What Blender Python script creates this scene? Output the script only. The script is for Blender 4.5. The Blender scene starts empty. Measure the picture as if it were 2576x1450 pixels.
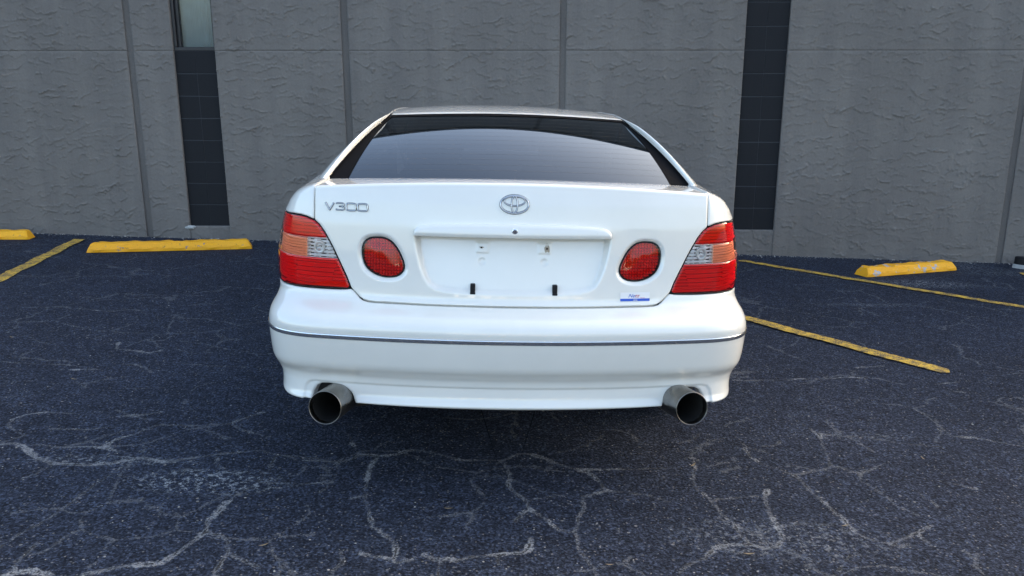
import bpy, math, random
import numpy as np
from mathutils import Matrix, Vector

scene = bpy.context.scene
R = math.radians

# ------------------------------------------------------------------ camera
CAM_Z = 1.50
PITCH = 14.67
cam_d = bpy.data.cameras.new('camera')
cam_o = bpy.data.objects.new('camera', cam_d)
scene.collection.objects.link(cam_o)
cam_d.sensor_width = 36.0
cam_d.lens = 36.0 * 2140.0 / 2576.0
cam_d.clip_start = 0.05
cam_d.clip_end = 3000
cam_o.location = (0, 0, CAM_Z)
cam_o.rotation_euler = (R(90 - PITCH), 0, 0)
scene.camera = cam_o

# ------------------------------------------------------------------ sky, sun, exposure
SUN_EL, SUN_AZ = 19.0, 54.0          # the sun stands behind the building: everything in view lies in its shade
world = bpy.data.worlds.new('World'); scene.world = world
world.use_nodes = True
wn = world.node_tree.nodes; wl = world.node_tree.links
wn.clear()
sky = wn.new('ShaderNodeTexSky'); sky.sky_type = 'NISHITA'; sky.sun_disc = False
sky.sun_elevation = R(SUN_EL); sky.sun_rotation = R(SUN_AZ)
sky.air_density = 1.0; sky.dust_density = 5.0; sky.ozone_density = 0.4
bg = wn.new('ShaderNodeBackground'); bg.inputs['Strength'].default_value = 0.14
wo = wn.new('ShaderNodeOutputWorld')
wl.new(sky.outputs[0], bg.inputs['Color']); wl.new(bg.outputs[0], wo.inputs['Surface'])
sun_d = bpy.data.lights.new('sun', 'SUN'); sun_d.energy = 5.0; sun_d.angle = R(0.53); sun_d.color = (1.0, .93, .82)
sun_o = bpy.data.objects.new('sun', sun_d); scene.collection.objects.link(sun_o)
sdir = Vector((math.sin(R(SUN_AZ)) * math.cos(R(SUN_EL)), math.cos(R(SUN_AZ)) * math.cos(R(SUN_EL)), math.sin(R(SUN_EL))))
sun_o.rotation_euler = sdir.to_track_quat('Z', 'Y').to_euler()
sun_o.location = (0, 30, 30)
scene.view_settings.view_transform = 'Standard'
scene.view_settings.look = 'None'
scene.view_settings.gamma = 1.0
scene.view_settings.exposure = 2.4

# ------------------------------------------------------------------ helpers
rng = np.random.default_rng(7)
random.seed(7)
COL = scene.collection

def nrm(v):
    return v / np.maximum(np.linalg.norm(v, axis=-1, keepdims=True), 1e-9)

def link(o, parent=None):
    COL.objects.link(o)
    if parent is not None: o.parent = parent
    return o

def mesh_obj(name, V, F, mat, parent=None, smooth=True):
    me = bpy.data.meshes.new(name)
    V = np.asarray(V, float)
    if isinstance(F, np.ndarray):
        n = F.shape[1]
        me.vertices.add(len(V)); me.vertices.foreach_set('co', V.ravel())
        me.loops.add(F.size); me.loops.foreach_set('vertex_index', F.astype(np.int32).ravel())
        me.polygons.add(len(F)); me.polygons.foreach_set('loop_start', np.arange(0, F.size, n, dtype=np.int32))
        me.update(calc_edges=True); me.validate()
    else:
        me.from_pydata(V.tolist(), [], F); me.update()
    me.polygons.foreach_set('use_smooth', np.full(len(me.polygons), smooth))
    if mat: me.materials.append(mat)
    return link(bpy.data.objects.new(name, me), parent)

def share(name, me, parent, M=None):
    o = bpy.data.objects.new(name, me); link(o, parent)
    if M is not None: o.matrix_local = M
    return o

def tag(o, label, cat, group=None):
    o['label'] = label; o['category'] = cat
    if group: o['group'] = group
    return o

def grid_faces(n, m, flip=False):
    i = np.arange(n * m).reshape(n, m)
    f = np.stack([i[:-1, :-1], i[1:, :-1], i[1:, 1:], i[:-1, 1:]], -1).reshape(-1, 4)
    return f[:, ::-1].copy() if flip else f

def box_data(x0, x1, y0, y1, z0, z1):
    V = np.array([(x, y, z) for x in (x0, x1) for y in (y0, y1) for z in (z0, z1)], float)
    F = [(0,1,3,2),(4,6,7,5),(0,4,5,1),(2,3,7,6),(0,2,6,4),(1,5,7,3)]
    return V, F

def bevel_box(x0, x1, y0, y1, z0, z1, b):
    """box with all edges chamfered"""
    V = []; F = []
    c = [(x0, x1), (y0, y1), (z0, z1)]
    idx = {}
    for ix in (0, 1):
        for iy in (0, 1):
            for iz in (0, 1):
                p = [c[0][ix], c[1][iy], c[2][iz]]; s = [1 - 2*ix, 1 - 2*iy, 1 - 2*iz]
                for k in range(3):
                    q = [p[j] + s[j] * b * (j != k) for j in range(3)]
                    idx[(ix, iy, iz, k)] = len(V); V.append(q)
    g = lambda ix, iy, iz, k: idx[(ix, iy, iz, k)]
    for k in range(3):
        o = [j for j in range(3) if j != k]
        for s in (0, 1):
            f = []
            for a, b2 in ((0,0),(1,0),(1,1),(0,1)):
                t = [0,0,0]; t[k] = s; t[o[0]] = a; t[o[1]] = b2
                f.append(g(*t, k))
            F.append(f)
        for a in (0, 1):
            for b2 in (0, 1):
                t0 = [0,0,0]; t1 = [0,0,0]
                t0[k] = 0; t1[k] = 1
                for t in (t0, t1): t[o[0]] = a; t[o[1]] = b2
                F.append([g(*t0, o[0]), g(*t1, o[0]), g(*t1, o[1]), g(*t0, o[1])])
    for ix in (0,1):
        for iy in (0,1):
            for iz in (0,1): F.append([g(ix,iy,iz,0), g(ix,iy,iz,1), g(ix,iy,iz,2)])
    # consistent outward winding
    V = np.array(V); cen = V.mean(0); G = []
    for f in F:
        p = V[f]; n = np.cross(p[1]-p[0], p[2]-p[0])
        G.append(tuple(f) if n @ (p.mean(0)-cen) > 0 else tuple(f[::-1]))
    return V, G

def sd_poly(px, pz, poly):
    """signed distance to a closed polygon, negative inside"""
    shp = np.shape(px); px = np.ravel(px).astype(float); pz = np.ravel(pz).astype(float)
    poly = np.asarray(poly, float); d = np.full(px.shape, 1e9); ins = np.zeros(px.shape, bool)
    for a, b in zip(poly, np.roll(poly, -1, 0)):
        e = b - a; wx = px - a[0]; wz = pz - a[1]
        k = np.clip((wx*e[0] + wz*e[1]) / max(e @ e, 1e-12), 0, 1)
        d = np.minimum(d, (wx - e[0]*k)**2 + (wz - e[1]*k)**2)
        c = (a[1] > pz) != (b[1] > pz)
        if abs(e[1]) > 1e-12:
            ins ^= c & (px < a[0] + (pz - a[1]) / e[1] * e[0])
    return (np.sqrt(d) * np.where(ins, -1, 1)).reshape(shp)

def smooth_closed(pts, k=6):
    p = np.asarray(pts, float); n = len(p); out = []
    for i in range(n):
        a, b, c, d = p[i-1], p[i], p[(i+1) % n], p[(i+2) % n]
        for t in np.arange(k) / k:
            out.append(.5*((2*b) + (-a+c)*t + (2*a-5*b+4*c-d)*t*t + (-a+3*b-3*c+d)*t**3))
    return np.array(out)

def sstep(a, b, x):
    t = np.clip((x - a) / (b - a), 0, 1); return t*t*(3-2*t)

# ------------------------------------------------------------------ materials
MATS = {}
class NT:
    def __init__(s, name):
        s.m = bpy.data.materials.new(name); s.m.use_nodes = True
        s.t = s.m.node_tree; s.t.nodes.clear()
        s.out = s.t.nodes.new('ShaderNodeOutputMaterial'); MATS[name] = s.m
    def n(s, ty, **kw):
        nd = s.t.nodes.new('ShaderNode' + ty)
        for k, v in kw.items():
            if k.startswith('i_'):
                key = k[2:].replace('_', ' ')
                nd.inputs[key if key in nd.inputs else int(key)].default_value = v
            else: setattr(nd, k, v)
        return nd
    def l(s, a, b): s.t.links.new(a, b)
    def pbsdf(s, **kw):
        p = s.n('BsdfPrincipled')
        for k, v in kw.items(): p.inputs[k.replace('_', ' ')].default_value = v
        s.l(p.outputs[0], s.out.inputs['Surface']); return p
    def coord(s, which='Object', scale=(1,1,1)):
        c = s.n('TexCoord'); m = s.n('Mapping'); m.inputs['Scale'].default_value = scale
        s.l(c.outputs[which], m.inputs['Vector']); return m.outputs[0]
    def noise(s, vec, scale, detail=4, rough=.55, dist=0.0):
        t = s.n('TexNoise'); t.inputs['Scale'].default_value = scale; t.inputs['Detail'].default_value = detail
        t.inputs['Roughness'].default_value = rough; t.inputs['Distortion'].default_value = dist
        s.l(vec, t.inputs['Vector']); return t
    def voro(s, vec, scale, feature='F1'):
        t = s.n('TexVoronoi', feature=feature); t.inputs['Scale'].default_value = scale; s.l(vec, t.inputs['Vector']); return t
    def ramp(s, fac, stops):
        r = s.n('ValToRGB'); e = r.color_ramp.elements
        while len(e) < len(stops): e.new(.5)
        for el, (p, c) in zip(e, stops):
            el.position = p; el.color = c if len(c) == 4 else (*c, 1)
        s.l(fac, r.inputs[0]); return r.outputs[0]
    def mix(s, fac, a, b, mode='MIX'):
        m = s.n('Mix', data_type='RGBA', blend_type=mode)
        for sock, v in ((m.inputs[0], fac), (m.inputs[6], a), (m.inputs[7], b)):
            if hasattr(v, 'links') or hasattr(v, 'is_linked'): s.l(v, sock)
            elif isinstance(v, (int, float)): sock.default_value = v
            else: sock.default_value = (*v, 1)
        return m.outputs[2]
    def math(s, op, a, b=None, c=None, clamp=False):
        m = s.n('Math', operation=op, use_clamp=clamp)
        for sock, v in zip(m.inputs, (a, b, c)):
            if v is None: continue
            if isinstance(v, (int, float)): sock.default_value = v
            else: s.l(v, sock)
        return m.outputs[0]
    def bump(s, h, strength, dist, normal=None):
        b = s.n('Bump'); b.inputs['Strength'].default_value = strength; b.inputs['Distance'].default_value = dist
        s.l(h, b.inputs['Height'])
        if normal: s.l(normal, b.inputs['Normal'])
        return b.outputs[0]

def simple(name, col, rough, metal=0.0, coat=0.0, spec=.5, grain=0.0, gscale=300):
    t = NT(name); p = t.pbsdf(Roughness=rough, Metallic=metal, Base_Color=(*col, 1), Coat_Weight=coat, Coat_Roughness=.04)
    p.inputs['Specular IOR Level'].default_value = spec
    v = t.coord()
    nz = t.noise(v, gscale if grain else 9, 3)
    if grain: t.l(t.bump(nz.outputs[0], grain, .001), p.inputs['Normal'])
    c = t.ramp(nz.outputs[0], [(.3, tuple(k*.93 for k in col)), (.7, tuple(min(1, k*1.05) for k in col))])
    t.l(c, p.inputs['Base Color'])
    return t.m

def make_paint():
    t = NT('pearl white paint'); v = t.coord()
    p = t.pbsdf(Roughness=.38, Coat_Weight=1.0, Coat_Roughness=.01, Coat_IOR=1.75)
    p.inputs['Specular IOR Level'].default_value = .25
    n1 = t.noise(v, 3.5, 5, .6); n2 = t.noise(v, 60, 3, .6)
    c = t.ramp(n1.outputs[0], [(.35, (.765, .750, .695)), (.7, (.805, .790, .735))])
    d = t.ramp(n2.outputs[0], [(.70, (1, 1, 1)), (.80, (.93, .92, .90))])     # faint road film
    t.l(t.mix(.6, c, d, 'MULTIPLY'), p.inputs['Base Color'])
    o = t.noise(v, 900, 2); t.l(t.bump(o.outputs[0], .02, .0005), p.inputs['Normal'])
    return t.m
paint = make_paint()
chrome = simple('chrome', (.46, .48, .51), .09, 1.0)
trim_metal = simple('satin trim metal', (.80, .83, .86), .25, 1.0)
rubber = simple('black rubber', (.010, .010, .011), .6, spec=.25, grain=.1)
plastic = simple('black plastic', (.010, .010, .012), .5, spec=.25)
seal_m = simple('matt window seal', (.007, .007, .008), .9, spec=.04)
gap_black = simple('black inner structure', (.006, .006, .007), .9)
tyre_m = simple('tyre rubber', (.02, .02, .02), .8, grain=.3, gscale=120)
rim_m = simple('alloy rim', (.5, .5, .52), .3, 1.0)
seat_m = simple('dark seat fabric', (.03, .03, .033), .85)

def make_steel():
    t = NT('brushed steel'); v = t.coord('Object', (1, .05, 1)); p = t.pbsdf(Metallic=1.0)
    n = t.noise(v, 160, 3); n2 = t.noise(t.coord('Object'), 14, 4)
    t.l(t.ramp(n2.outputs[0], [(.3, (.17, .163, .15)), (.7, (.26, .25, .235))]), p.inputs['Base Color'])
    t.l(t.ramp(n.outputs[0], [(.3, (.26, .26, .26)), (.7, (.40, .40, .40))]), p.inputs['Roughness'])
    t.l(t.bump(n.outputs[0], .05, .001), p.inputs['Normal']); return t.m
steel = make_steel()
wire_m = simple('heating wire', (.10, .085, .07), .6)
badge_shadow = simple('badge shadow', (.03, .032, .038), .6)  # dark outline painted as the shadow round the chrome strokes
soot = simple('exhaust soot', (.012, .011, .010), .9)
pipe_m = simple('heat stained pipe', (.24, .19, .13), .45, .9)

def make_lens(name, tint, gloss_rough=.02, ior=1.5, gcol=(1, 1, 1)):
    t = NT(name)
    tr = t.n('BsdfTransparent'); tr.inputs['Color'].default_value = (*tint, 1)
    gl = t.n('BsdfGlossy'); gl.inputs['Roughness'].default_value = gloss_rough; gl.inputs['Color'].default_value = (*gcol, 1)
    fr = t.n('Fresnel'); fr.inputs['IOR'].default_value = ior
    mx = t.n('MixShader'); t.l(fr.outputs[0], mx.inputs[0]); t.l(tr.outputs[0], mx.inputs[1]); t.l(gl.outputs[0], mx.inputs[2])
    t.l(mx.outputs[0], t.out.inputs['Surface']); return t.m
lens_red = make_lens('red lens', (.99, .022, .016))
lens_egg = make_lens('round red lens', (.95, .085, .06))
lens_amber = make_lens('amber lens', (.99, .50, .34))
lens_clear = make_lens('clear lens', (.93, .94, .95))
glass_rear = make_lens('tinted rear glass', (.05, .053, .06), .008, 1.72, (.80, .90, 1.0))
glass_win = make_lens('window pane', (.72, .78, .80), .01)
refl = simple('lamp reflector', (.80, .80, .79), .30, .55)
refl_r = simple('lamp inner lens', (.96, .95, .94), .35, .0)
slot_m = simple('lamp slot shade', (.34, .29, .27), .5)  # shade between the ribs put into the colour
slot_e = simple('lamp slot pale shade', (.42, .38, .37), .5)  # same slot shade, painted lighter for the round lamps

def make_asphalt():
    t = NT('asphalt'); p = t.pbsdf(Roughness=.86); v = t.coord('Object')
    p.inputs['Specular IOR Level'].default_value = .12
    big = t.noise(v, .9, 5, .6); mid = t.noise(v, 14, 4, .65); fine = t.noise(v, 140, 4, .7)
    grit = t.voro(v, 95); grit2 = t.voro(v, 42)
    base = t.ramp(big.outputs[0], [(.30, (.0190, .0245, .039)), (.70, (.029, .036, .056))])
    base = t.mix(.75, base, t.ramp(mid.outputs[0], [(.3, (.62, .62, .64)), (.7, (1.22, 1.22, 1.2))]), 'MULTIPLY')
    base = t.mix(.9, base, t.ramp(fine.outputs[0], [(.34, (.25, .25, .27)), (.64, (1.75, 1.75, 1.72))]), 'MULTIPLY')
    cell = t.voro(v, 125); cs = t.n('SeparateColor'); t.l(cell.outputs['Color'], cs.inputs[0])
    base = t.mix(.85, base, t.ramp(cs.outputs[2], [(.0, (.28, .28, .30)), (.55, (.92, .92, .92)), (1.0, (2.5, 2.5, 2.45))]), 'MULTIPLY')
    # pale stone chips in the surface
    gc = t.n('SeparateColor'); t.l(grit.outputs['Color'], gc.inputs[0])
    chip = t.math('MULTIPLY', t.math('GREATER_THAN', gc.outputs[0], .915), t.math('LESS_THAN', grit.outputs['Distance'], .36))
    gc2 = t.n('SeparateColor'); t.l(grit2.outputs['Color'], gc2.inputs[0])
    patch = t.ramp(t.noise(v, 2.2, 4, .6).outputs[0], [(.46, (0, 0, 0)), (.64, (1, 1, 1))])
    chip2 = t.math('MULTIPLY', t.math('MULTIPLY', t.math('GREATER_THAN', gc2.outputs[1], .93), t.math('LESS_THAN', grit2.outputs['Distance'], .24)), patch)
    chips = t.math('MAXIMUM', t.math('MULTIPLY', chip, .55), chip2)
    base = t.mix(chips, base, t.mix(gc.outputs[1], (.17, .17, .18), (.30, .28, .25)))
    # worn cracks: distance field (metres) stored on the mesh, broken up by noise
    at = t.n('Attribute', attribute_name='crack'); wd = t.n('Attribute', attribute_name='wear')
    n1 = t.noise(v, 34, 6, .80); n2 = t.noise(v, 6.5, 5, .65)
    rag = t.math('MULTIPLY_ADD', t.math('SUBTRACT', n1.outputs[0], .5), .060, at.outputs['Fac'])
    brk = t.math('MULTIPLY', t.math('MAXIMUM', t.math('SUBTRACT', n2.outputs[0], .50), -.035), .060)
    width = t.math('MULTIPLY', t.math('ADD', brk, .0065), wd.outputs['Fac'])
    cr = t.math('SUBTRACT', width, rag)
    cr = t.math('MULTIPLY_ADD', cr, 170.0, .25, clamp=True)
    n3 = t.noise(v, 3.2, 4, .6); n4 = t.noise(v, 80, 4, .75)
    thin = t.math('ABSOLUTE', t.math('MULTIPLY_ADD', t.math('SUBTRACT', n4.outputs[0], .5), .020, at.outputs['Fac']))
    thin = t.math('MULTIPLY_ADD', t.math('SUBTRACT', t.math('MULTIPLY', wd.outputs['Fac'], .0074), thin), 160.0, .3, clamp=True)
    thin = t.math('MULTIPLY', thin, t.math('MULTIPLY_ADD', n3.outputs[0], 2.6, -.55, clamp=True))
    cr = t.math('MAXIMUM', cr, thin)
    speck = t.ramp(t.noise(v, 130, 4, .8).outputs[0], [(.42, (0, 0, 0)), (.54, (1, 1, 1))])
    cr = t.math('MULTIPLY', cr, t.math('MULTIPLY_ADD', speck, .92, .08))
    pale = t.ramp(n2.outputs[0], [(.35, (.19, .195, .205)), (.7, (.33, .335, .34))])
    base = t.mix(t.math('MULTIPLY', cr, .95), base, pale)
    # the hairline itself
    hair = t.math('MULTIPLY_ADD', t.math('SUBTRACT', n1.outputs[0], .5), .03, at.outputs['Fac'])
    hair = t.math('MULTIPLY', t.math('LESS_THAN', t.math('ABSOLUTE', hair), .0035), t.math('GREATER_THAN', n2.outputs[0], .40))
    base = t.mix(t.math('MULTIPLY', hair, .8), base, (.012, .012, .013))
    # finer, far crazing that the traced cracks do not cover, and white scuffs
    sc = t.n('Attribute', attribute_name='scuff')
    scn = t.ramp(t.noise(v, 48, 5, .8).outputs[0], [(.535, (0, 0, 0)), (.585, (1, 1, 1))])
    base = t.mix(t.math('MULTIPLY', sc.outputs['Fac'], scn), base, (.34, .36, .38))
    wv = t.n('VectorMath', operation='MULTIPLY_ADD'); t.l(t.noise(v, 1.6, 3).outputs['Color'], wv.inputs[0]); wv.inputs[1].default_value = (.5, .5, 0); t.l(v, wv.inputs[2])
    vc = t.voro(wv.outputs[0], 2.1, 'DISTANCE_TO_EDGE')
    vm = t.math('LESS_THAN', t.math('MULTIPLY_ADD', t.math('SUBTRACT', n1.outputs[0], .5), .16, vc.outputs['Distance']), .010)
    vm = t.math('MULTIPLY', t.math('MULTIPLY', vm, t.math('GREATER_THAN', t.noise(v, 1.3, 3).outputs[0], .50)), speck)
    base = t.mix(t.math('MULTIPLY', vm, .6), base, (.17, .175, .185))
    t.l(base, p.inputs['Base Color'])
    h = t.math('ADD', t.math('MULTIPLY', fine.outputs[0], .7), t.math('MULTIPLY', t.math('SUBTRACT', 1, grit.outputs['Distance']), .5))
    h = t.math('SUBTRACT', h, t.math('MULTIPLY', hair, .8))
    b1 = t.bump(h, 1.0, .012)
    b2 = t.bump(mid.outputs[0], .5, .012, b1)
    t.l(b2, p.inputs['Normal']); return t.m
asphalt = make_asphalt()

def make_stucco(name, c0, c1, grain):
    t = NT(name); p = t.pbsdf(Roughness=.82); v = t.coord('Object')
    p.inputs['Specular IOR Level'].default_value = .3
    big = t.noise(v, .8, 5, .6); st = t.noise(t.coord('Object', (3.2, 3.2, .35)), 1.4, 5, .65); fine = t.noise(v, 55, 5, .7)
    c = t.ramp(big.outputs[0], [(.3, c0), (.7, c1)])
    c = t.mix(.55, c, t.ramp(st.outputs[0], [(.32, (.76, .76, .78)), (.68, (1.12, 1.11, 1.09))]), 'MULTIPLY')
    c = t.mix(.6, c, t.ramp(fine.outputs[0], [(.3, (.80, .80, .80)), (.7, (1.12, 1.12, 1.12))]), 'MULTIPLY')
    t.l(c, p.inputs['Base Color'])
    t.l(t.bump(t.noise(v, 240, 4, .7).outputs[0], grain, .003), p.inputs['Normal']); return t.m
stucco = make_stucco('grey stucco', (.158, .146, .136), (.190, .176, .164), .35)
groove_m = make_stucco('rough groove stucco', (.125, .115, .108), (.158, .146, .138), 1.0)
block_m = make_stucco('dark painted block', (.0115, .0125, .0155), (.0155, .017, .0205), .35)
joint_m = simple('block joint highlight', (.034, .038, .045), .8)  # paler than the blocks: light caught in the joints put into the colour
frame_m = simple('dark window frame', (.018, .019, .024), .4)
curtain_m = simple('pale curtain', (.70, .69, .68), .9)
room_m = simple('dim room', (.10, .11, .12), .9)
roof_m = simple('parapet cap', (.20, .20, .20), .7)

def make_yellow(name, chip_lo, chip_hi, under, grime):
    t = NT(name); p = t.pbsdf(Roughness=.62); v = t.coord('Object')
    a = t.noise(v, 11, 5, .7); b = t.noise(v, 2.5, 4, .6); f = t.noise(v, 120, 4, .7)
    y = t.ramp(b.outputs[0], [(.3, (.88, .38, .004)), (.7, (.95, .45, .008))])
    y = t.mix(.5, y, t.ramp(f.outputs[0], [(.3, (.72, .72, .72)), (.7, (1.1, 1.1, 1.1))]), 'MULTIPLY')
    y = t.mix(t.ramp(t.noise(v, 24, 5, .75).outputs[0], [(.60, (0, 0, 0)), (.72, (grime,)*3)]), y, (.05, .045, .04))
    m = t.ramp(a.outputs[0], [(chip_lo, (0, 0, 0)), (chip_hi, (1, 1, 1))])
    t.l(t.mix(m, y, under), p.inputs['Base Color'])
    t.l(t.bump(f.outputs[0], .4, .003), p.inputs['Normal']); return t.m
stop_y1 = make_yellow('yellow painted concrete', .635, .66, (.20, .19, .20), .9)
stop_y2 = make_yellow('chipped yellow concrete', .585, .61, (.42, .42, .43), .6)
def make_linepaint():
    t = NT('worn yellow line paint'); p = t.pbsdf(Roughness=.75); v = t.coord('Object')
    f = t.noise(v, 150, 4, .7); m = t.noise(v, 16, 5, .7)
    y = t.ramp(m.outputs[0], [(.3, (.60, .36, .03)), (.7, (.74, .46, .05))])
    w = t.math('ADD', t.math('MULTIPLY', f.outputs[0], .62), t.math('MULTIPLY', m.outputs[0], .38))
    k = t.ramp(w, [(.455, (1, 1, 1)), (.525, (0, 0, 0))])
    t.l(t.mix(k, y, (.05, .05, .055)), p.inputs['Base Color'])
    t.l(t.bump(f.outputs[0], .8, .006), p.inputs['Normal']); return t.m
line_m = make_linepaint()
leaf_m = simple('dry leaf', (.20, .15, .085), .8)
pebble_m = simple('pale pebble', (.30, .285, .265), .9, grain=.4, gscale=200)
white_m = simple('white sticker', (.80, .80, .80), .4)
blue_m = simple('blue sticker print', (.02, .09, .52), .4)
red_m = simple('red sticker print', (.50, .03, .06), .4)
primer_m = simple('bare primer', (.36, .31, .24), .7)
hole_m = simple('rusty screw hole', (.035, .012, .008), .9)
concrete_m = make_stucco('pale concrete', (.36, .37, .37), (.44, .45, .44), .6)
far_wall = make_stucco('sunlit far wall', (.58, .54, .46), (.64, .60, .52), .2)
far_glass = simple('far window glass', (.03, .035, .04), .1)
bark = simple('tree bark', (.08, .06, .045), .9)
foliage = simple('far foliage', (.05, .085, .03), .8)

# ------------------------------------------------------------------ the lot: a plane that falls towards the wall and to the right
GX, GY, GY0 = -0.0245, -0.035, 2.9
def gz(x, y): return GX * np.clip(np.asarray(x, float), -14, 14) + GY * (np.clip(np.asarray(y, float), -9, 60) - GY0)
LOT_N = Vector((-GX, -GY, 1)).normalized()
def lot_matrix(x, y, ang, dz=0.0):
    """frame lying on the lot: local x along heading ang"""
    X = Vector((math.cos(ang), math.sin(ang), 0)); Y = LOT_N.cross(X).normalized(); X = Y.cross(LOT_N)
    M = Matrix.Identity(4)
    for i, c in enumerate((X, Y, LOT_N)):
        for j in range(3): M[j][i] = c[j]
    M.translation = Vector((x, y, float(gz(x, y)) + dz)); return M

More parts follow.
